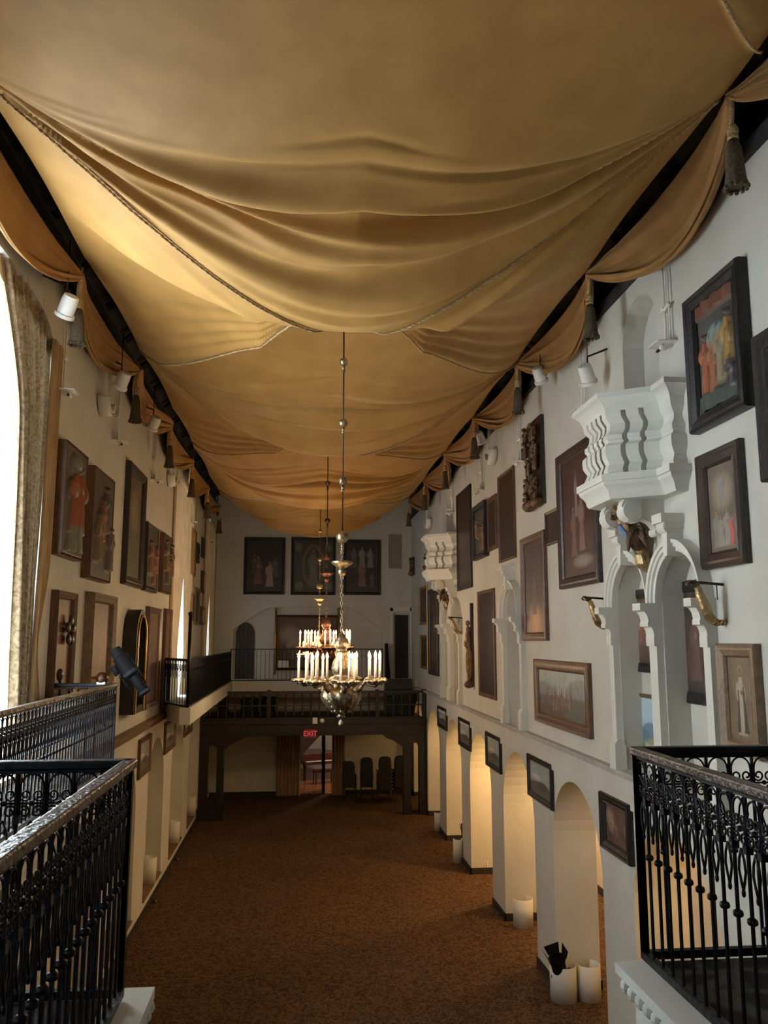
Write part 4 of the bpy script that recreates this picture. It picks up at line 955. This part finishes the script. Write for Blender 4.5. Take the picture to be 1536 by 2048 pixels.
railing('iron_railing', 'near right black iron railing with scrollwork running toward the camera', (1.66, 4.06, 0), (1.66, .95, 0), 3.9, .955, 31)
railing('iron_railing', 'short cross railing with open scrolls closing the right-hand deck end', (1.66, 4.06, 0), (4.03, 4.06, 0), 3.9, .955, 20, hand='iron')
railing('iron_railing', 'near left iron railing with worn shiny wooden-brown handrail', (-.735, 3.88, 0), (-.735, .95, 0), 3.9, .955, 30)
railing('iron_railing', 'cross railing with open scrolls closing the left-hand deck end', (-.735, 3.88, 0), (-2.96, 3.88, 0), 3.9, .955, 19, hand='iron')
railing('iron_railing', 'long black iron railing of the left side balcony beyond the cross railing', (-2.2, 10.49, 0), (-2.2, 3.95, 0), 3.9, .955, 66, hand='ironrail')
railing('iron_railing', 'short end railing of the left side balcony by the black spotlight', (-2.2, 10.5, 0), (-2.96, 10.5, 0), 3.9, .955, 7, hand='iron')
railing('iron_railing', 'far left balcony railing hung with dark cloth', (-2.27, 17.85, 0), (-2.27, 28.6, 0), BZ, .97, 90, hand='iron', scrolls=False, collar=0, panel=True)
railing('iron_railing', 'angled open railing at the near corner of the far left balcony', (-2.27, 17.85, 0), (-2.95, 19.1, 0), BZ, .97, 9, hand='iron', collar=0)
xe_ = P(765, 1300, 1, 28.75).x
railing('iron_railing', 'thin plain railing along the end wall balcony', (-2.27, 28.75, 0), (xe_, 28.75, 0), BZ, 1.06, 36, hand='iron', scrolls=False, collar=0, br=.008, hr=(.015, .012))
# tall dark post at the balcony corner
q = MB(); q.tube([(-2.27, 17.8, BZ), (-2.27, 17.8, BZ+1.9)], .035, 8); q.ball((-2.27, 17.8, BZ+1.92), .05)
tag(q.build('corner_post', 'iron', None, True), 'tall thin black post at the corner of the far left balcony', 'post')
# ============================================================ TIMBER GALLERY
GY = 26.7
gx = lambda px: P(px, 1600, 1, GY).x
G = empty('timber_gallery', (.5, GY, 0), 0, 'dark timber gallery on posts with curved brackets across the end of the hall', 'gallery')
def gp(o):
    o.parent = G; o.matrix_parent_inverse = Matrix.Translation((-.5, -GY, 0))
    for k in ('kind',):
        if k in o: del o[k]
    return o
lo, l1, l2, l3 = XL+.0, gx(413), gx(431), gx(445); r3, r2, r1, ro = gx(808), gx(822), gx(839), XR
def maintop(t):
    d = min(t-l3, r3-t)
    if d > .75: return 2.42
    s = max(0, d)/.75
    return 2.02+.30*math.sin(min(1, s*1.15)*PI/2)+(.10 if s > .87 else 0)
ops = [arch(l1, l2, 0, 2.0, .16, .28), dict(a=l3, b=r3, zb=0, d=.28, back=False, n=40, top=maintop), arch(r2, r1, 0, 2.0, .16, .28)]
gp(wall('front_frame', lambda t, z, d: (t, GY+d, z), lo, ro, 0, 2.87, ops, 'dwood'))
q = MB(); q.box((lo, GY-.08, 2.78), (ro, GY+.02, 2.92)); q.box((lo, GY-.04, 2.44), (ro, GY+.02, 2.50)); gp(q.build('cornice', 'dwood'))
q = MB(); q.box((lo, GY+.28, 2.72), (ro, YF-.01, 2.87)); 
for k in range(8): x = lo+.5+k*.87; q.box((x, GY+.28, 2.55), (x+.14, YF-.01, 2.72))
gp(q.build('gallery_floor', 'dwood'))
for a, b in ((lo, l1), (l2, l3), (r3, r2), (r1, ro)):
    q = MB(); q.box((a-.0, GY-.05, 0), (b+.02, GY+.3, .32)); q.box((a, GY-.03, 1.92), (b, GY+.3, 2.0)); gp(q.build('post_base', 'dwood'))
q = MB(); q.box((lo+.02, GY-.35, 0), (l3+.05, GY-.05, .34)); tag(q.build('bench_box', 'dwood'), 'low dark wooden box at the foot of the left gallery posts', 'box')
B = empty('turned_balustrade', (.5, GY+.05, 2.9), 0, 'dark turned-wood balustrade along the timber gallery front', 'balustrade')
q = MB(); q.box((lo-.5, -.05, .80), (ro-.5, .05, .88)); q.build('handrail', 'dwood', B); q = MB(); q.box((lo-.5, -.04, .0), (ro-.5, .04, .07)); q.build('bottom_rail', 'dwood', B)
q = MB(); q.box((lo-.5, -.03, .42), (ro-.5, .03, .455)); q.build('middle_rail', 'dwood', B)
tb = MB(); tb.lathe([(.022, .07), (.03, .12), (.04, .18), (.028, .26), (.02, .34), (.03, .40), (.03, .46), (.02, .52), (.03, .60), (.04, .68), (.028, .74), (.022, .80)], 10)
n = 27; bd = None
for i in range(n+1):
    x = lo-.5+(ro-lo)*(i+.0)/n
    if i in (0, n, 8, 21):
        q = MB(); q.box((-.06, -.06, 0), (.06, .06, .92)); o = q.build('newel_post', 'dwood', B); o.location = (max(lo-.43, min(ro-.57, x)), 0, 0); continue
    if bd is None: o = tb.build('baluster', 'dwood', B, True); bd = o.data
    else: o = bpy.data.objects.new('baluster', bd); sc.collection.objects.link(o); o.parent = B
    o.location = (x, 0, 0)
q = MB(); q.box((XL, 28.72, 3.45), (XR, 28.85, 3.66)); struct(q.build('trim_51', 'sill'))
# exit sign, emergency light
a_, b_ = P(609, 1459, 1, GY-.1), P(632, 1474, 1, GY-.1)
e = empty('exit_sign', ((a_.x+b_.x)/2, GY-.06, b_.z), 0, 'small red EXIT sign hanging under the timber gallery beam', 'sign'); w_, h_ = b_.x-a_.x, a_.z-b_.z
M['signface'] = emit('lit_sign_face', (.35, .06, .06), .25); M['signtext'] = emit('sign_letters', (.9, .10, .08), .5)
q = MB(); q.box((-w_/2, -.08, 0), (w_/2, 0, h_)); q.build('housing', M['red'], e); q = MB(); q.box((-w_/2+.02, -.085, .02), (w_/2-.02, -.079, h_-.02)); q.build('face', M['signface'], e)
tc_ = bpy.data.curves.new('t', 'FONT'); tc_.body = 'EXIT'; tc_.align_x = 'CENTER'; tc_.size = h_*.92; tc_.extrude = .004; tc_.offset = .004
to = bpy.data.objects.new('t', tc_); sc.collection.objects.link(to); bpy.context.view_layer.update()
me = bpy.data.meshes.new_from_object(to.evaluated_get(bpy.context.evaluated_depsgraph_get())); bpy.data.objects.remove(to)
me.materials.clear(); me.materials.append(M['signtext']); o = bpy.data.objects.new('letters', me); sc.collection.objects.link(o); o.parent = e; o.rotation_euler = (PI/2, 0, 0); o.location = (0, -.09, h_*.17)
c_ = P(630, 1441, 1, GY-.06); q = MB(); q.box((c_.x-.075, GY-.16, c_.z-.09), (c_.x+.075, GY+.03, c_.z+.09)); tag(q.build('signal_box', 'outlet'), 'small square cream box on the gallery cornice', 'box')
c_ = P(644, 1441, 1, GY-.06); q = MB(); q.ball((c_.x, GY-.13, c_.z), (.075, .06, .075)); q.tube([(c_.x, GY+.03, c_.z), (c_.x, GY-.13, c_.z)], .03); tag(q.build('round_alarm', 'outlet', None, True), 'small round cream alarm beside the square box on the gallery cornice', 'alarm')
# things standing on the gallery
def black_box(name, x0, x1, y, z0, z1, dep, lab, cat, round_=True):
    e = empty(name, ((x0+x1)/2, y, z0), 0, lab, cat); w = x1-x0; h = z1-z0
    q = MB(); q.box((-w/2, 0, 0), (w/2, dep, h)); o = q.build('cabinet', 'black', e); b = o.modifiers.new('b', 'BEVEL'); b.width = .02
    for zz, r in ((.3, .36), (.75, .22)): q = MB(); rr = min(w, h)*r*.9; q.tube([(0, -.01, h*zz), (0, .0, h*zz)], rr, 20); q.lathe([(rr*.9, 0), (rr*.3, .03)], 16, T=Matrix.Translation((0, -.012, h*zz)) @ Matrix.Rotation(PI/2, 4, 'X')); q.build('speaker_cone', 'net', e)
    return e
for (a, b, t, bo), lab in zip([(436, 455, 1392, 1440), (482, 515, 1396, 1426), (520, 550, 1394, 1426)], ['tall black loudspeaker behind the left end of the gallery balustrade', 'black loudspeaker behind the balustrade, left of a pair', 'black loudspeaker behind the balustrade, right of a pair']):
    p0, p1 = P(a, t, 1, GY+.8), P(b, bo, 1, GY+.8); black_box('loudspeaker', p0.x, p1.x, GY+.8, 2.87, p0.z, .4, lab, 'loudspeaker')
p0, p1 = P(772, 1360, 1, GY+1.2), P(828, 1430, 1, GY+1.2)
e = empty('organ_console', ((p0.x+p1.x)/2, GY+1.3, 2.87), 0, 'tall dark upright organ console at the right end of the gallery', 'organ'); w_ = p1.x-p0.x; h_ = p0.z-2.87
q = MB(); q.prism([(0, 0), (.6, 0), (.6, h_), (.35, h_), (.28, h_*.72), (0, h_*.66), (0, h_*.56), (.15, h_*.54), (.15, 0)], lambda u, v, t: (-w_/2+w_*t, u, v)); o = q.build('case', 'fr_black', e); 
q = MB(); q.box((-w_/2+.08, .02, h_*.665), (w_/2-.08, .16, h_*.68)); q.build('keyboard', 'outlet', e)
q = MB(); q.box((-.3, -.45, .45), (.3, -.15, .5)); [q.box((sx*.26-.03, -.33, 0), (sx*.26+.03, -.27, .45)) for sx in (-1, 1)]; o = q.build('organ_bench', 'dwood'); o.location = ((p0.x+p1.x)/2, GY+1.3, 2.87); tag(o, 'dark bench in front of the upright organ on the gallery', 'bench')
p0 = P(768, 1300, 1, YF-.6); q = MB(); q.prism([(0, 0), (.16, 0), (.07, 1.25), (0, 1.25)], lambda u, v, t: (p0.x+.05+u, YF-.8+.5*t, BZ+v)); tag(q.build('leaning_screen', 'black'), 'narrow black folded screen beside the corner door on the end balcony', 'screen')
# chair stacks
CH = empty('banquet_chair', (0, 0, 0), 0, 'x', 'chair')
q = MB(); q.box((-.22, -.22, .42), (.22, .22, .48)); o = q.build('seat', 'velvet', CH); b = o.modifiers.new('b', 'BEVEL'); b.width = .02; b.segments = 2
q = MB(); q.prism([(-.2, .46), (.2, .46), (.22, .8), (.19, .93), (.1, .98), (-.1, .98), (-.19, .93), (-.22, .8)], lambda u, v, t: (u, -.22-.10*(v-.46)-.04*t, v)); o = q.build('backrest', 'velvet', CH); b = o.modifiers.new('b', 'BEVEL'); b.width = .012
for sx in (-1, 1):
    for sy in (-1, 1):
        q = MB(); q.tube([(sx*.19, sy*.19, .43), (sx*.20, sy*.24, 0)], .012, 8); q.build('leg', 'chrome', CH, True)
first = True; kth = ['lowest', 'second', 'third', 'fourth', 'fifth', 'topmost']
for si, (px, py_, n, sn) in enumerate([(699, 29.3, 4, 'stack beside the right curtain'), (733, 29.35, 5, 'second stack from the right curtain'), (768, 28.7, 6, 'tallest stack in front'), (797, 28.9, 6, 'stack beside the right gallery posts')]):
    p = P(px, 1590, 1, py_)
    for k in range(n):
        o = CH if first else copy_tree(CH); first = False
        o.location = (p.x, p.y+.03*k, .105*k); o.rotation_euler = (0, 0, (si-1.5)*.12); kk = kth[k] if k < n-1 else 'topmost'
        o['label'] = 'dark upholstered banquet chair, %s of the %s' % (kk, sn); o['group'] = 'stacked banquet chairs'; o['category'] = 'chair'
# curtains at the doorway
def curtain(name, lab, m, p0, p1, z0, z1, amp=.05, n=9, taper=None, parent=None, cat='curtain', seed=1, grp=None):
    p0, p1 = Vector(p0), Vector(p1); L = (p1-p0).length; t = (p1-p0).normalized(); nn = Vector((-t.y, t.x)); q = MB()
    def f(i, j):
        z = z0+(z1-z0)*j; s = i
        if taper: s = taper(i, j)
        a = amp*sin(2*PI*n*i+.6*sin(j*5+seed))+.3*amp*sin(2*PI*n*2.3*i+seed)
        p = p0+t*(L*s)+nn*a; return (p.x, p.y, z)
    q.grid(f, n*12, 30); o = q.build(name, m, parent, True)
    if lab: tag(o, lab, cat, grp)
    return o
ca, cb, cc, cd_ = [P(x, 1540, 1, YF-.2).x for x in (553, 600, 665, 690)]
curtain('door_curtain', 'olive striped curtain drawn to the left of the far doorway', 'drape2' if 'drape2' in M else 'drape', (ca, YF-.2), (cb, YF-.2), .03, 2.5, .085, 7)
curtain('door_curtain', 'olive striped curtain drawn to the right of the far doorway', 'drape', (cc, YF-.2), (cd_, YF-.2), .03, 2.5, .08, 4, seed=3)
# grand piano and bench in the next room, inner door
p = P(628, 1560, 2, 0); e = empty('grand_piano', (p.x+.25, YF+3.2, 0), .35, 'red mahogany grand piano with raised lid in the room beyond', 'piano')
out = [(-.75, 0), (.75, 0), (.75, .9), (.6, 1.3), (.1, 1.6), (-.3, 2.0), (-.7, 2.0), (-.75, 1.6)]
q = MB(); q.prism(out, lambda u, v, t: (u, v, .62+.36*t)); q.build('case', 'piano', e)
q = MB(); q.prism(out, lambda u, v, t: (-.75+(u+.75)*cos(.75), v, 1.0+.03*t+(u+.75)*sin(.75))); q.build('lid', 'piano', e)
q = MB(); q.box((-.72, -.25, .62), (.72, .02, .72)); q.build('key_bed', 'piano', e); q = MB(); q.box((-.66, -.22, .72), (.66, -.02, .735)); q.build('keyboard', 'outlet', e)
for x, y in ((-.62, .1), (.62, .1), (-.4, 1.7)): q = MB(); q.lathe([(.05, 0), (.06, .1), (.045, .3), (.075, .62)], 10, c=(x, y, 0)); q.build('leg', 'piano', e, True)
e = empty('piano_bench', (p.x+.35, YF+2.4, 0), .35, 'red wooden bench before the grand piano', 'bench'); q = MB(); q.box((-.4, -.17, .42), (.4, .17, .5)); q.build('seat', 'piano', e)
for sx in (-1, 1):
    for sy in (-1, 1): q = MB(); q.tube([(sx*.36, sy*.13, 0), (sx*.36, sy*.13, .42)], .022, 8); q.build('leg', 'piano', e, True)
xd = P(648, 1540, 1, YF+.2).x
e = empty('door_3', (xd, YF+.28, 0), 0); struct(e); q = MB(); q.box((-.05, 0, 0), (.04, .8, 2.4)); 
q.build('door_panel', 'black', e); q = MB(); 
for z in (.3, .9, 1.5): q.box((-.07, .1, z), (-.05, .7, z+.45))
q.build('raised_panel', 'black', e); q = MB(); q.ball((-.09, .08, 1.05), .03); q.build('door_handle', 'gold', e, True)
# ============================================================ WINDOW CURTAINS
for i, (y0, y1, _) in enumerate(WINDOWS[1:]):
    c = (y0+y1)/2; nm = ['window behind the right of the camera', 'bright near window', 'second window', 'last window'][i]
    x = XL+.12
    if i < 2:
        q = curtain('sheer_curtain', 'white sun-filled sheer curtain in the %s' % nm, 'sheer', (XL-.2, y0+.1), (XL-.2, y1-.3), 3.95, 9.15, .04, 12)
        def tp(i_, j): s0 = .52 if j < .72 else .52-.52*((j-.72)/.28)**1.3; s0 += .30*max(0, 1-j/.72); return s0+(1-s0)*i_
        curtain('brocade_curtain', 'brown patterned brocade curtain edge beside the %s' % nm, 'brocade', (XL-.06, y1-1.75), (XL-.06, y1-.02), 3.95, 9.3, .05, 9, taper=tp)
        curtain('brocade_curtain', 'brown patterned curtain on the near side of the %s' % nm, 'brocade', (XL-.08, y0+.02), (XL-.08, y0+.6), 3.95, 9.3, .05, 5)
        curtain('side_drape', 'cream drape tied back against the wall beside the %s' % nm, 'drape', (XL+.035, y1-.12), (XL+.035, y1+.22), 3.95, 8.95, .022, 4, taper=lambda i_, j: i_*(1.1-.9*math.exp(-((j-.28)/.12)**2)))
    else:
        def tl(i_, j): g = .55+.45*min(1, abs(j-.22)/.5)**.9; return i_*min(1, g+.1)
        def tr_(i_, j): g = .55+.45*min(1, abs(j-.22)/.5)**.9; return 1-(1-i_)*min(1, g+.1)
        curtain('window_drape', 'gold-lit drape, near half of the pair at the %s' % nm, 'drape', (XL+.03, y0-.22), (XL+.03, c-.1), 3.95, 9.2, .025, 9, taper=tl)
        curtain('window_drape', 'gold-lit drape, far half of the pair at the %s' % nm, 'drape', (XL+.03, c-.05), (XL+.03, y1+.2), 3.95, 9.2, .025, 9, taper=tr_)
# scalloped pelmet over the near window
q = MB(); y0, y1 = WINDOWS[2][0], WINDOWS[2][1]; top = wops[2]['top']
q.grid(lambda i, j: (XL-.06, y0+(y1-y0)*i, top(y0+(y1-y0)*i)-.02-j*(.18+.04*abs(sin(i*40)))), 160, 2); tag(q.build('scalloped_pelmet', 'drape'), 'scalloped cloth edging along the top of the near window arch', 'pelmet')
# ============================================================ LAMPS AND FIXTURES HIGH ON THE WALLS
def lamp_bracket(side, px, py, lab):
    X = XR-.12 if side == 'R' else XL+.12; p = P(px, py, 0, X); e = empty('picture_lamp', (XR if side == 'R' else XL, p.y, p.z), -PI/2 if side == 'R' else PI/2, lab, 'lamp', 'picture lamps on the %s wall' % ('right' if side == 'R' else 'left'))
    q = MB(); q.prism([(-.16, 0), (.16, 0), (.13, -.22), (-.13, -.22)], lambda u, v, t: (u, v, .015*t)); q.build('shelf_plate', 'white', e)
    for dx in (-.05, .06): q = MB(); q.tube([(dx, -.04, 0), (dx, -.04, 9.95-p.z)], .012, 6); q.build('conduit', 'white', e, True)
    q = MB(); q.tube([(-.07, -.05, .42), (.1, -.05, .45)], .02, 6); q.box((-.08, -.07, .40), (-.04, 0, .46)); q.build('clamp', 'white', e)
    q = MB(); q.lathe([(.02, 0), (.035, -.02), (.04, -.05), (.03, -.06)], 12, c=(.02, -.12, 0)); q.build('lamp_holder', 'white', e, True)
    q = MB(); q.tube([(-.03, -.13, -.04), (-.08, -.14, -.05)], .018, 6); q.build('lamp_bulb', 'rod', e, True)
    return e
for i, (px, py) in enumerate([(1323, 690), (1157, 825), (1031, 925), (955, 982), (898, 1027)]): lamp_bracket('R', px, py, 'white picture lamp on a twin conduit, right wall, %s' % ORD[i])
for i, (px, py) in enumerate([(137, 785), (243, 885), (316, 962), (388, 1045), (424, 1082)]): lamp_bracket('L', px, py, 'white picture lamp on a twin conduit, left wall, %s' % ORD[i])
def drum(side, px, py, lab, r=.105):
    X = XR-.3 if side == 'R' else XL+.3; p = P(px, py, 0, X); s = -1 if side == 'R' else 1
    e = empty('drum_spotlight', p, 0, lab, 'spotlight', 'drum spotlights on the %s wall' % ('right' if s < 0 else 'left'))
    R_ = Matrix.Rotation(s*.5, 4, 'Y') @ Matrix.Rotation(.5, 4, 'X')
    q = MB(); q.lathe([(.03, .2), (r*.8, .19), (r*.9, .12), (r*.9, -.02), (r*1.08, -.03), (r*1.08, -.07), (r*.9, -.07), (r*.85, .1), (.02, .1)], 22, T=R_); q.build('housing', 'white', e, smooth=.6)
    q = MB(); q.ball((0, 0, .02), (.035, .035, .05), T=R_); q.build('lamp_bulb', 'chrome', e, True)
    q = MB(); q.tube([(0, 0, .15), (0, 0, .3), (-s*.28, 0, .42)], .014, 6); q.tube([(0, 0, .3), (0, 0, 9.95-p.z)], .008, 6); q.build('hanger', 'rod', e, True)
for i, (px, py) in enumerate([(1176, 757), (1081, 757), (962, 880)]): drum('R', px, py, 'round drum spotlight below the swags, right wall, %s' % ORD[i])
for i, (px, py) in enumerate([(132, 622), (242, 768), (306, 852)]): drum('L', px, py, 'round drum spotlight below the swags, left wall, %s' % ORD[i])
def bowl(side, px, py, lab, r=.3):
    X = XR-.05 if side == 'R' else XL+.05; p = P(px, py, 0, X); s = -1 if side == 'R' else 1
    e = empty('half_round_uplight', (XR if s < 0 else XL, p.y, p.z), -PI/2 if s < 0 else PI/2, lab, 'lamp')
    q = MB(); N = 20
    q.grid(lambda i, j: ((r-.03*j)*cos(PI+PI*i), -.02-.16*j, (r-.03*j)*sin(PI+PI*i)), N, 2); q.grid(lambda i, j: ((r-.06-.05*j)*cos(PI+PI*i), -.18, (r-.06-.05*j)*sin(PI+PI*i)), N, 1)
    o = q.build('curved_shade', 'white', e, True); md = o.modifiers.new('t', 'SOLIDIFY'); md.thickness = .01
    q = MB(); q.box((-.16, -.1, -.16), (.16, -.01, .02)); q.build('lamp_body', 'white', e); q = MB(); q.tube([(-.06, -.12, 0), (-.06, -.12, .5)], .009, 6); q.tube([(.06, -.12, 0), (.06, -.12, .5)], .009, 6); q.build('cable', 'white', e)
bowl('R', 985, 903, 'white half-round wall light beside the brown board, right wall', .3)
bowl('R', 858, 1040, 'white half-round wall light above the far pulpit, right wall', .3)
bowl('L', 208, 800, 'white half-round wall light near the first drum spotlight, left wall', .26)
bowl('L', 341, 952, 'white half-round wall light before the second window, left wall', .26)
# ============================================================ SHIELDS AND SPOTLIGHTS LOW DOWN
def shield(x, y, z, r, h, a0, a1, lab, grp=None):
    q = MB(); n = 24; q.grid(lambda i, j: (r*cos(a0+(a1-a0)*i), r*sin(a0+(a1-a0)*i), h*j), n, 1); o = q.build('uplight_shield', 'trimw', None, True); o.location = (x, y, z)
    md = o.modifiers.new('t', 'SOLIDIFY'); md.thickness = .012; tag(o, lab, 'light shield', grp); return o
def fl(px, py): return P(px, py, 2, 0)
p = fl(1134, 2008); shield(p.x, p.y+.15, 0, .20, .50, 0, 2*PI, 'white round light shield holding a black spotlight, before the nearest pier')
p1 = fl(1183, 2006); shield(p1.x+.02, p1.y+.15, 0, .18, .50, PI*.9, 2.35*PI, 'white curved light shield right of the one with the spotlight')
p2 = fl(1051, 1857); shield(p2.x, p2.y+.15, 0, .19, .5, PI*.95, 2.3*PI, 'white curved light shield beside the second pier')
p3 = fl(918, 1727); shield(p3.x, p3.y+.1, 0, .12, .55, PI*.8, 2.2*PI, 'narrow white light shield beside the third pier')
p3b = P(918, 1668, 2, .3); shield(p3b.x+.1, p3b.y+.9, 0, .14, .5, PI*.8, 2.2*PI, 'small white light shield behind the black spotlight at the third pier')
p4 = fl(877, 1663); shield(p4.x, p4.y+.1, 0, .10, .5, PI*.8, 2.2*PI, 'narrow white light shield beside the farthest pier')
def spotlight(loc, rot, L, r, lab, name='barn_door_spotlight', cat='spotlight'):
    e = empty(name, loc, 0, lab, cat); e.rotation_euler = rot
    q = MB(); q.lathe([(r*.55, 0), (r*.75, .04), (r*.8, L*.35), (r, L*.4), (r, L*.8), (r*1.15, L*.82), (r*1.15, L*.9), (r*.95, L*.9), (r*.8, L*.6)], 20); q.build('housing', 'black', e, smooth=.6)
    for k in range(4):
        T = Matrix.Rotation(k*PI/2, 4, 'Z'); q = MB(); q.prism([(-r*.8, 0), (r*.8, 0), (r*1.1, r*1.2), (-r*1.1, r*1.2)], lambda u, v, t: T @ Vector((r*1.05+v*.35+.004*t, u, L*.88+v))); q.build('barn_door', 'black', e)
    q = MB(); q.tube([(r*1.25, 0, L*.5), (r*1.25, 0, L*.1), (0, 0, -.06), (-r*1.25, 0, L*.1), (-r*1.25, 0, L*.5)], .012, 6); q.build('yoke', 'black', e, True)
    q = MB(); q.ball((r*1.3, 0, L*.5), .025); q.build('knob', 'black', e, True); return e
spotlight((p.x+.02, p.y+.17, .12), (.25, -.28, 0), .62, .11, 'black spotlight leaning out of the round white shield')
spotlight((p3.x+.16, p3.y+.25, .05), (.1, .1, 0), .75, .11, 'black spotlight standing by the third pier')
spotlight((p4.x+.08, p4.y+.3, .15), (.2, .3, 0), .5, .10, 'black spotlight standing by the farthest pier')
c0, c1 = P(242, 1316, 1, 10.35), P(292, 1388, 1, 10.35); L = (c0-c1).length
e = empty('follow_spotlight', c1, 0, 'large black tube-shaped follow spotlight clamped to the left balcony railing', 'spotlight'); d = (c0-c1).normalized(); e.rotation_mode = 'QUATERNION'; e.rotation_quaternion = Vector((0, 0, 1)).rotation_difference(d)
q = MB(); q.lathe([(.055, 0), (.075, .01), (.07, .06), (.06, .08), (.062, .26), (.085, .28), (.095, .33), (.095, .54), (.075, .56), (.07, .62), (.06, .66), (.02, .67)], 24); q.build('housing', 'black', e, smooth=.6)
q = MB(); q.lathe([(.1, .30), (.1, .34)], 24); q.lathe([(.08, .02), (.08, .05)], 24); q.build('band', 'net', e)
q = MB(); q.tube([(-.12, 0, .32), (-.13, 0, .2), (-.13, .0, .12)], .012, 6); q.ball((-.12, 0, .34), .03); q.box((-.17, -.03, .38), (-.1, .03, .5)); q.build('bracket', 'black', e, True)
q = MB(); q.tube([(.07, -.02, .1), (.09, -.02, .2), (.1, -.02, .5)], .008, 6); q.build('cable', 'black', e, True)
c = P(203, 1357, 1, 10.45); e = empty('small_floodlight', (c.x, c.y, 4.86), 0, 'small round dark floodlight with bright centre on the left balcony railing', 'floodlight')
h_ = c.z-4.86
q = MB(); q.lathe([(.02, .04), (.05, .03), (.06, 0), (.075, -.02), (.055, -.02), (.02, .01)], 18, T=Matrix.Translation((0, 0, h_)) @ Matrix.Rotation(PI/2, 4, 'X')); q.build('housing', 'bronze', e, True); q = MB(); q.ball((0, -.02, h_), .016); q.build('lens', 'white', e, True)
q = MB(); q.tube([(0, .01, 0), (0, .01, h_)], .01, 6); q.box((-.05, -.03, 0), (.05, .04, .03)); q.build('stand', 'white', e)
# shields standing on the left niche sills
for (px, py), lab in zip([(295, 1768), (345, 1690), (379, 1631)], ['white light shield on the nearest visible left niche sill', 'white light shield on the middle left niche sill', 'white light shield on the farthest left niche sill']):
    p_ = P(px, py, 0, XL-.12); shield(XL-.10, p_.y, .285, .15, .52, -PI*.75, PI*.75, lab)
# small floor lamps and cable by the left wall, outlet on third pier
q = MB(); r = random.Random(2)
for (px, py) in ((308, 1803), (353, 1718), (384, 1660)):
    pp = P(px, py, 2, .02); e = empty('floor_button_light', (pp.x+.02, pp.y, 0), 0, 'tiny round floor fitting beside the left wall, %s' % ['nearest', 'middle', 'farthest'][[308, 353, 384].index(px)], 'floor light', 'floor fittings by the left wall'); q = MB(); q.lathe([(.06, 0), (.06, .02), (.035, .035), (.03, .05)], 14); q.build('fitting', 'chrome', e, True)
    q = MB(); q.tube([(0, 0, .04), (-.08, .1, .02), (-.12, .5, .015), (XL-pp.x+.03, .9, .02), (XL-pp.x+.03, .9, .2)], .006, 5); q.build('cable', 'rod', e, True)
pp = P(973, 1728, 1, RARCH[6][1]+.0); a_ = RARCH
yj = [b for a, b in RARCH if 19.5 < b < 20.3][0]; pz = P(972.5, 1728, 1, yj)
e = empty('wall_outlet', (pz.x, yj+.0, pz.z), 0, 'ivory electrical outlet on the yellow-lit side of the middle pier', 'outlet'); q = MB(); q.box((-.04, -.008, -.06), (.04, 0, .06)); q.build('plate', 'outlet', e); q = MB(); q.box((-.015, -.012, .012), (.015, -.008, .04)); q.box((-.015, -.012, -.04), (.015, -.008, -.012)); q.build('socket', 'fr_tan', e)
# aisle ceiling lamps
for i, (y, wv) in enumerate(AISLE):
    e = empty('ceiling_lamp', (5.65, y, 3.55), 0, 'small ceiling lamp in the side aisle behind the right arcade', 'lamp', 'aisle ceiling lamps')
    q = MB(); q.lathe([(.02, 0), (.12, -.01), (.13, -.05), (.11, -.06)], 18); q.build('canopy', 'white', e, True); q = MB(); q.ball((0, 0, -.09), (.09, .09, .06)); q.build('globe', 'glow', e, True)
    lamp('lamp_light', 'POINT', (0, 0, -.3), wv*1.25, (1, .58, .22), parent=e, size=.12)
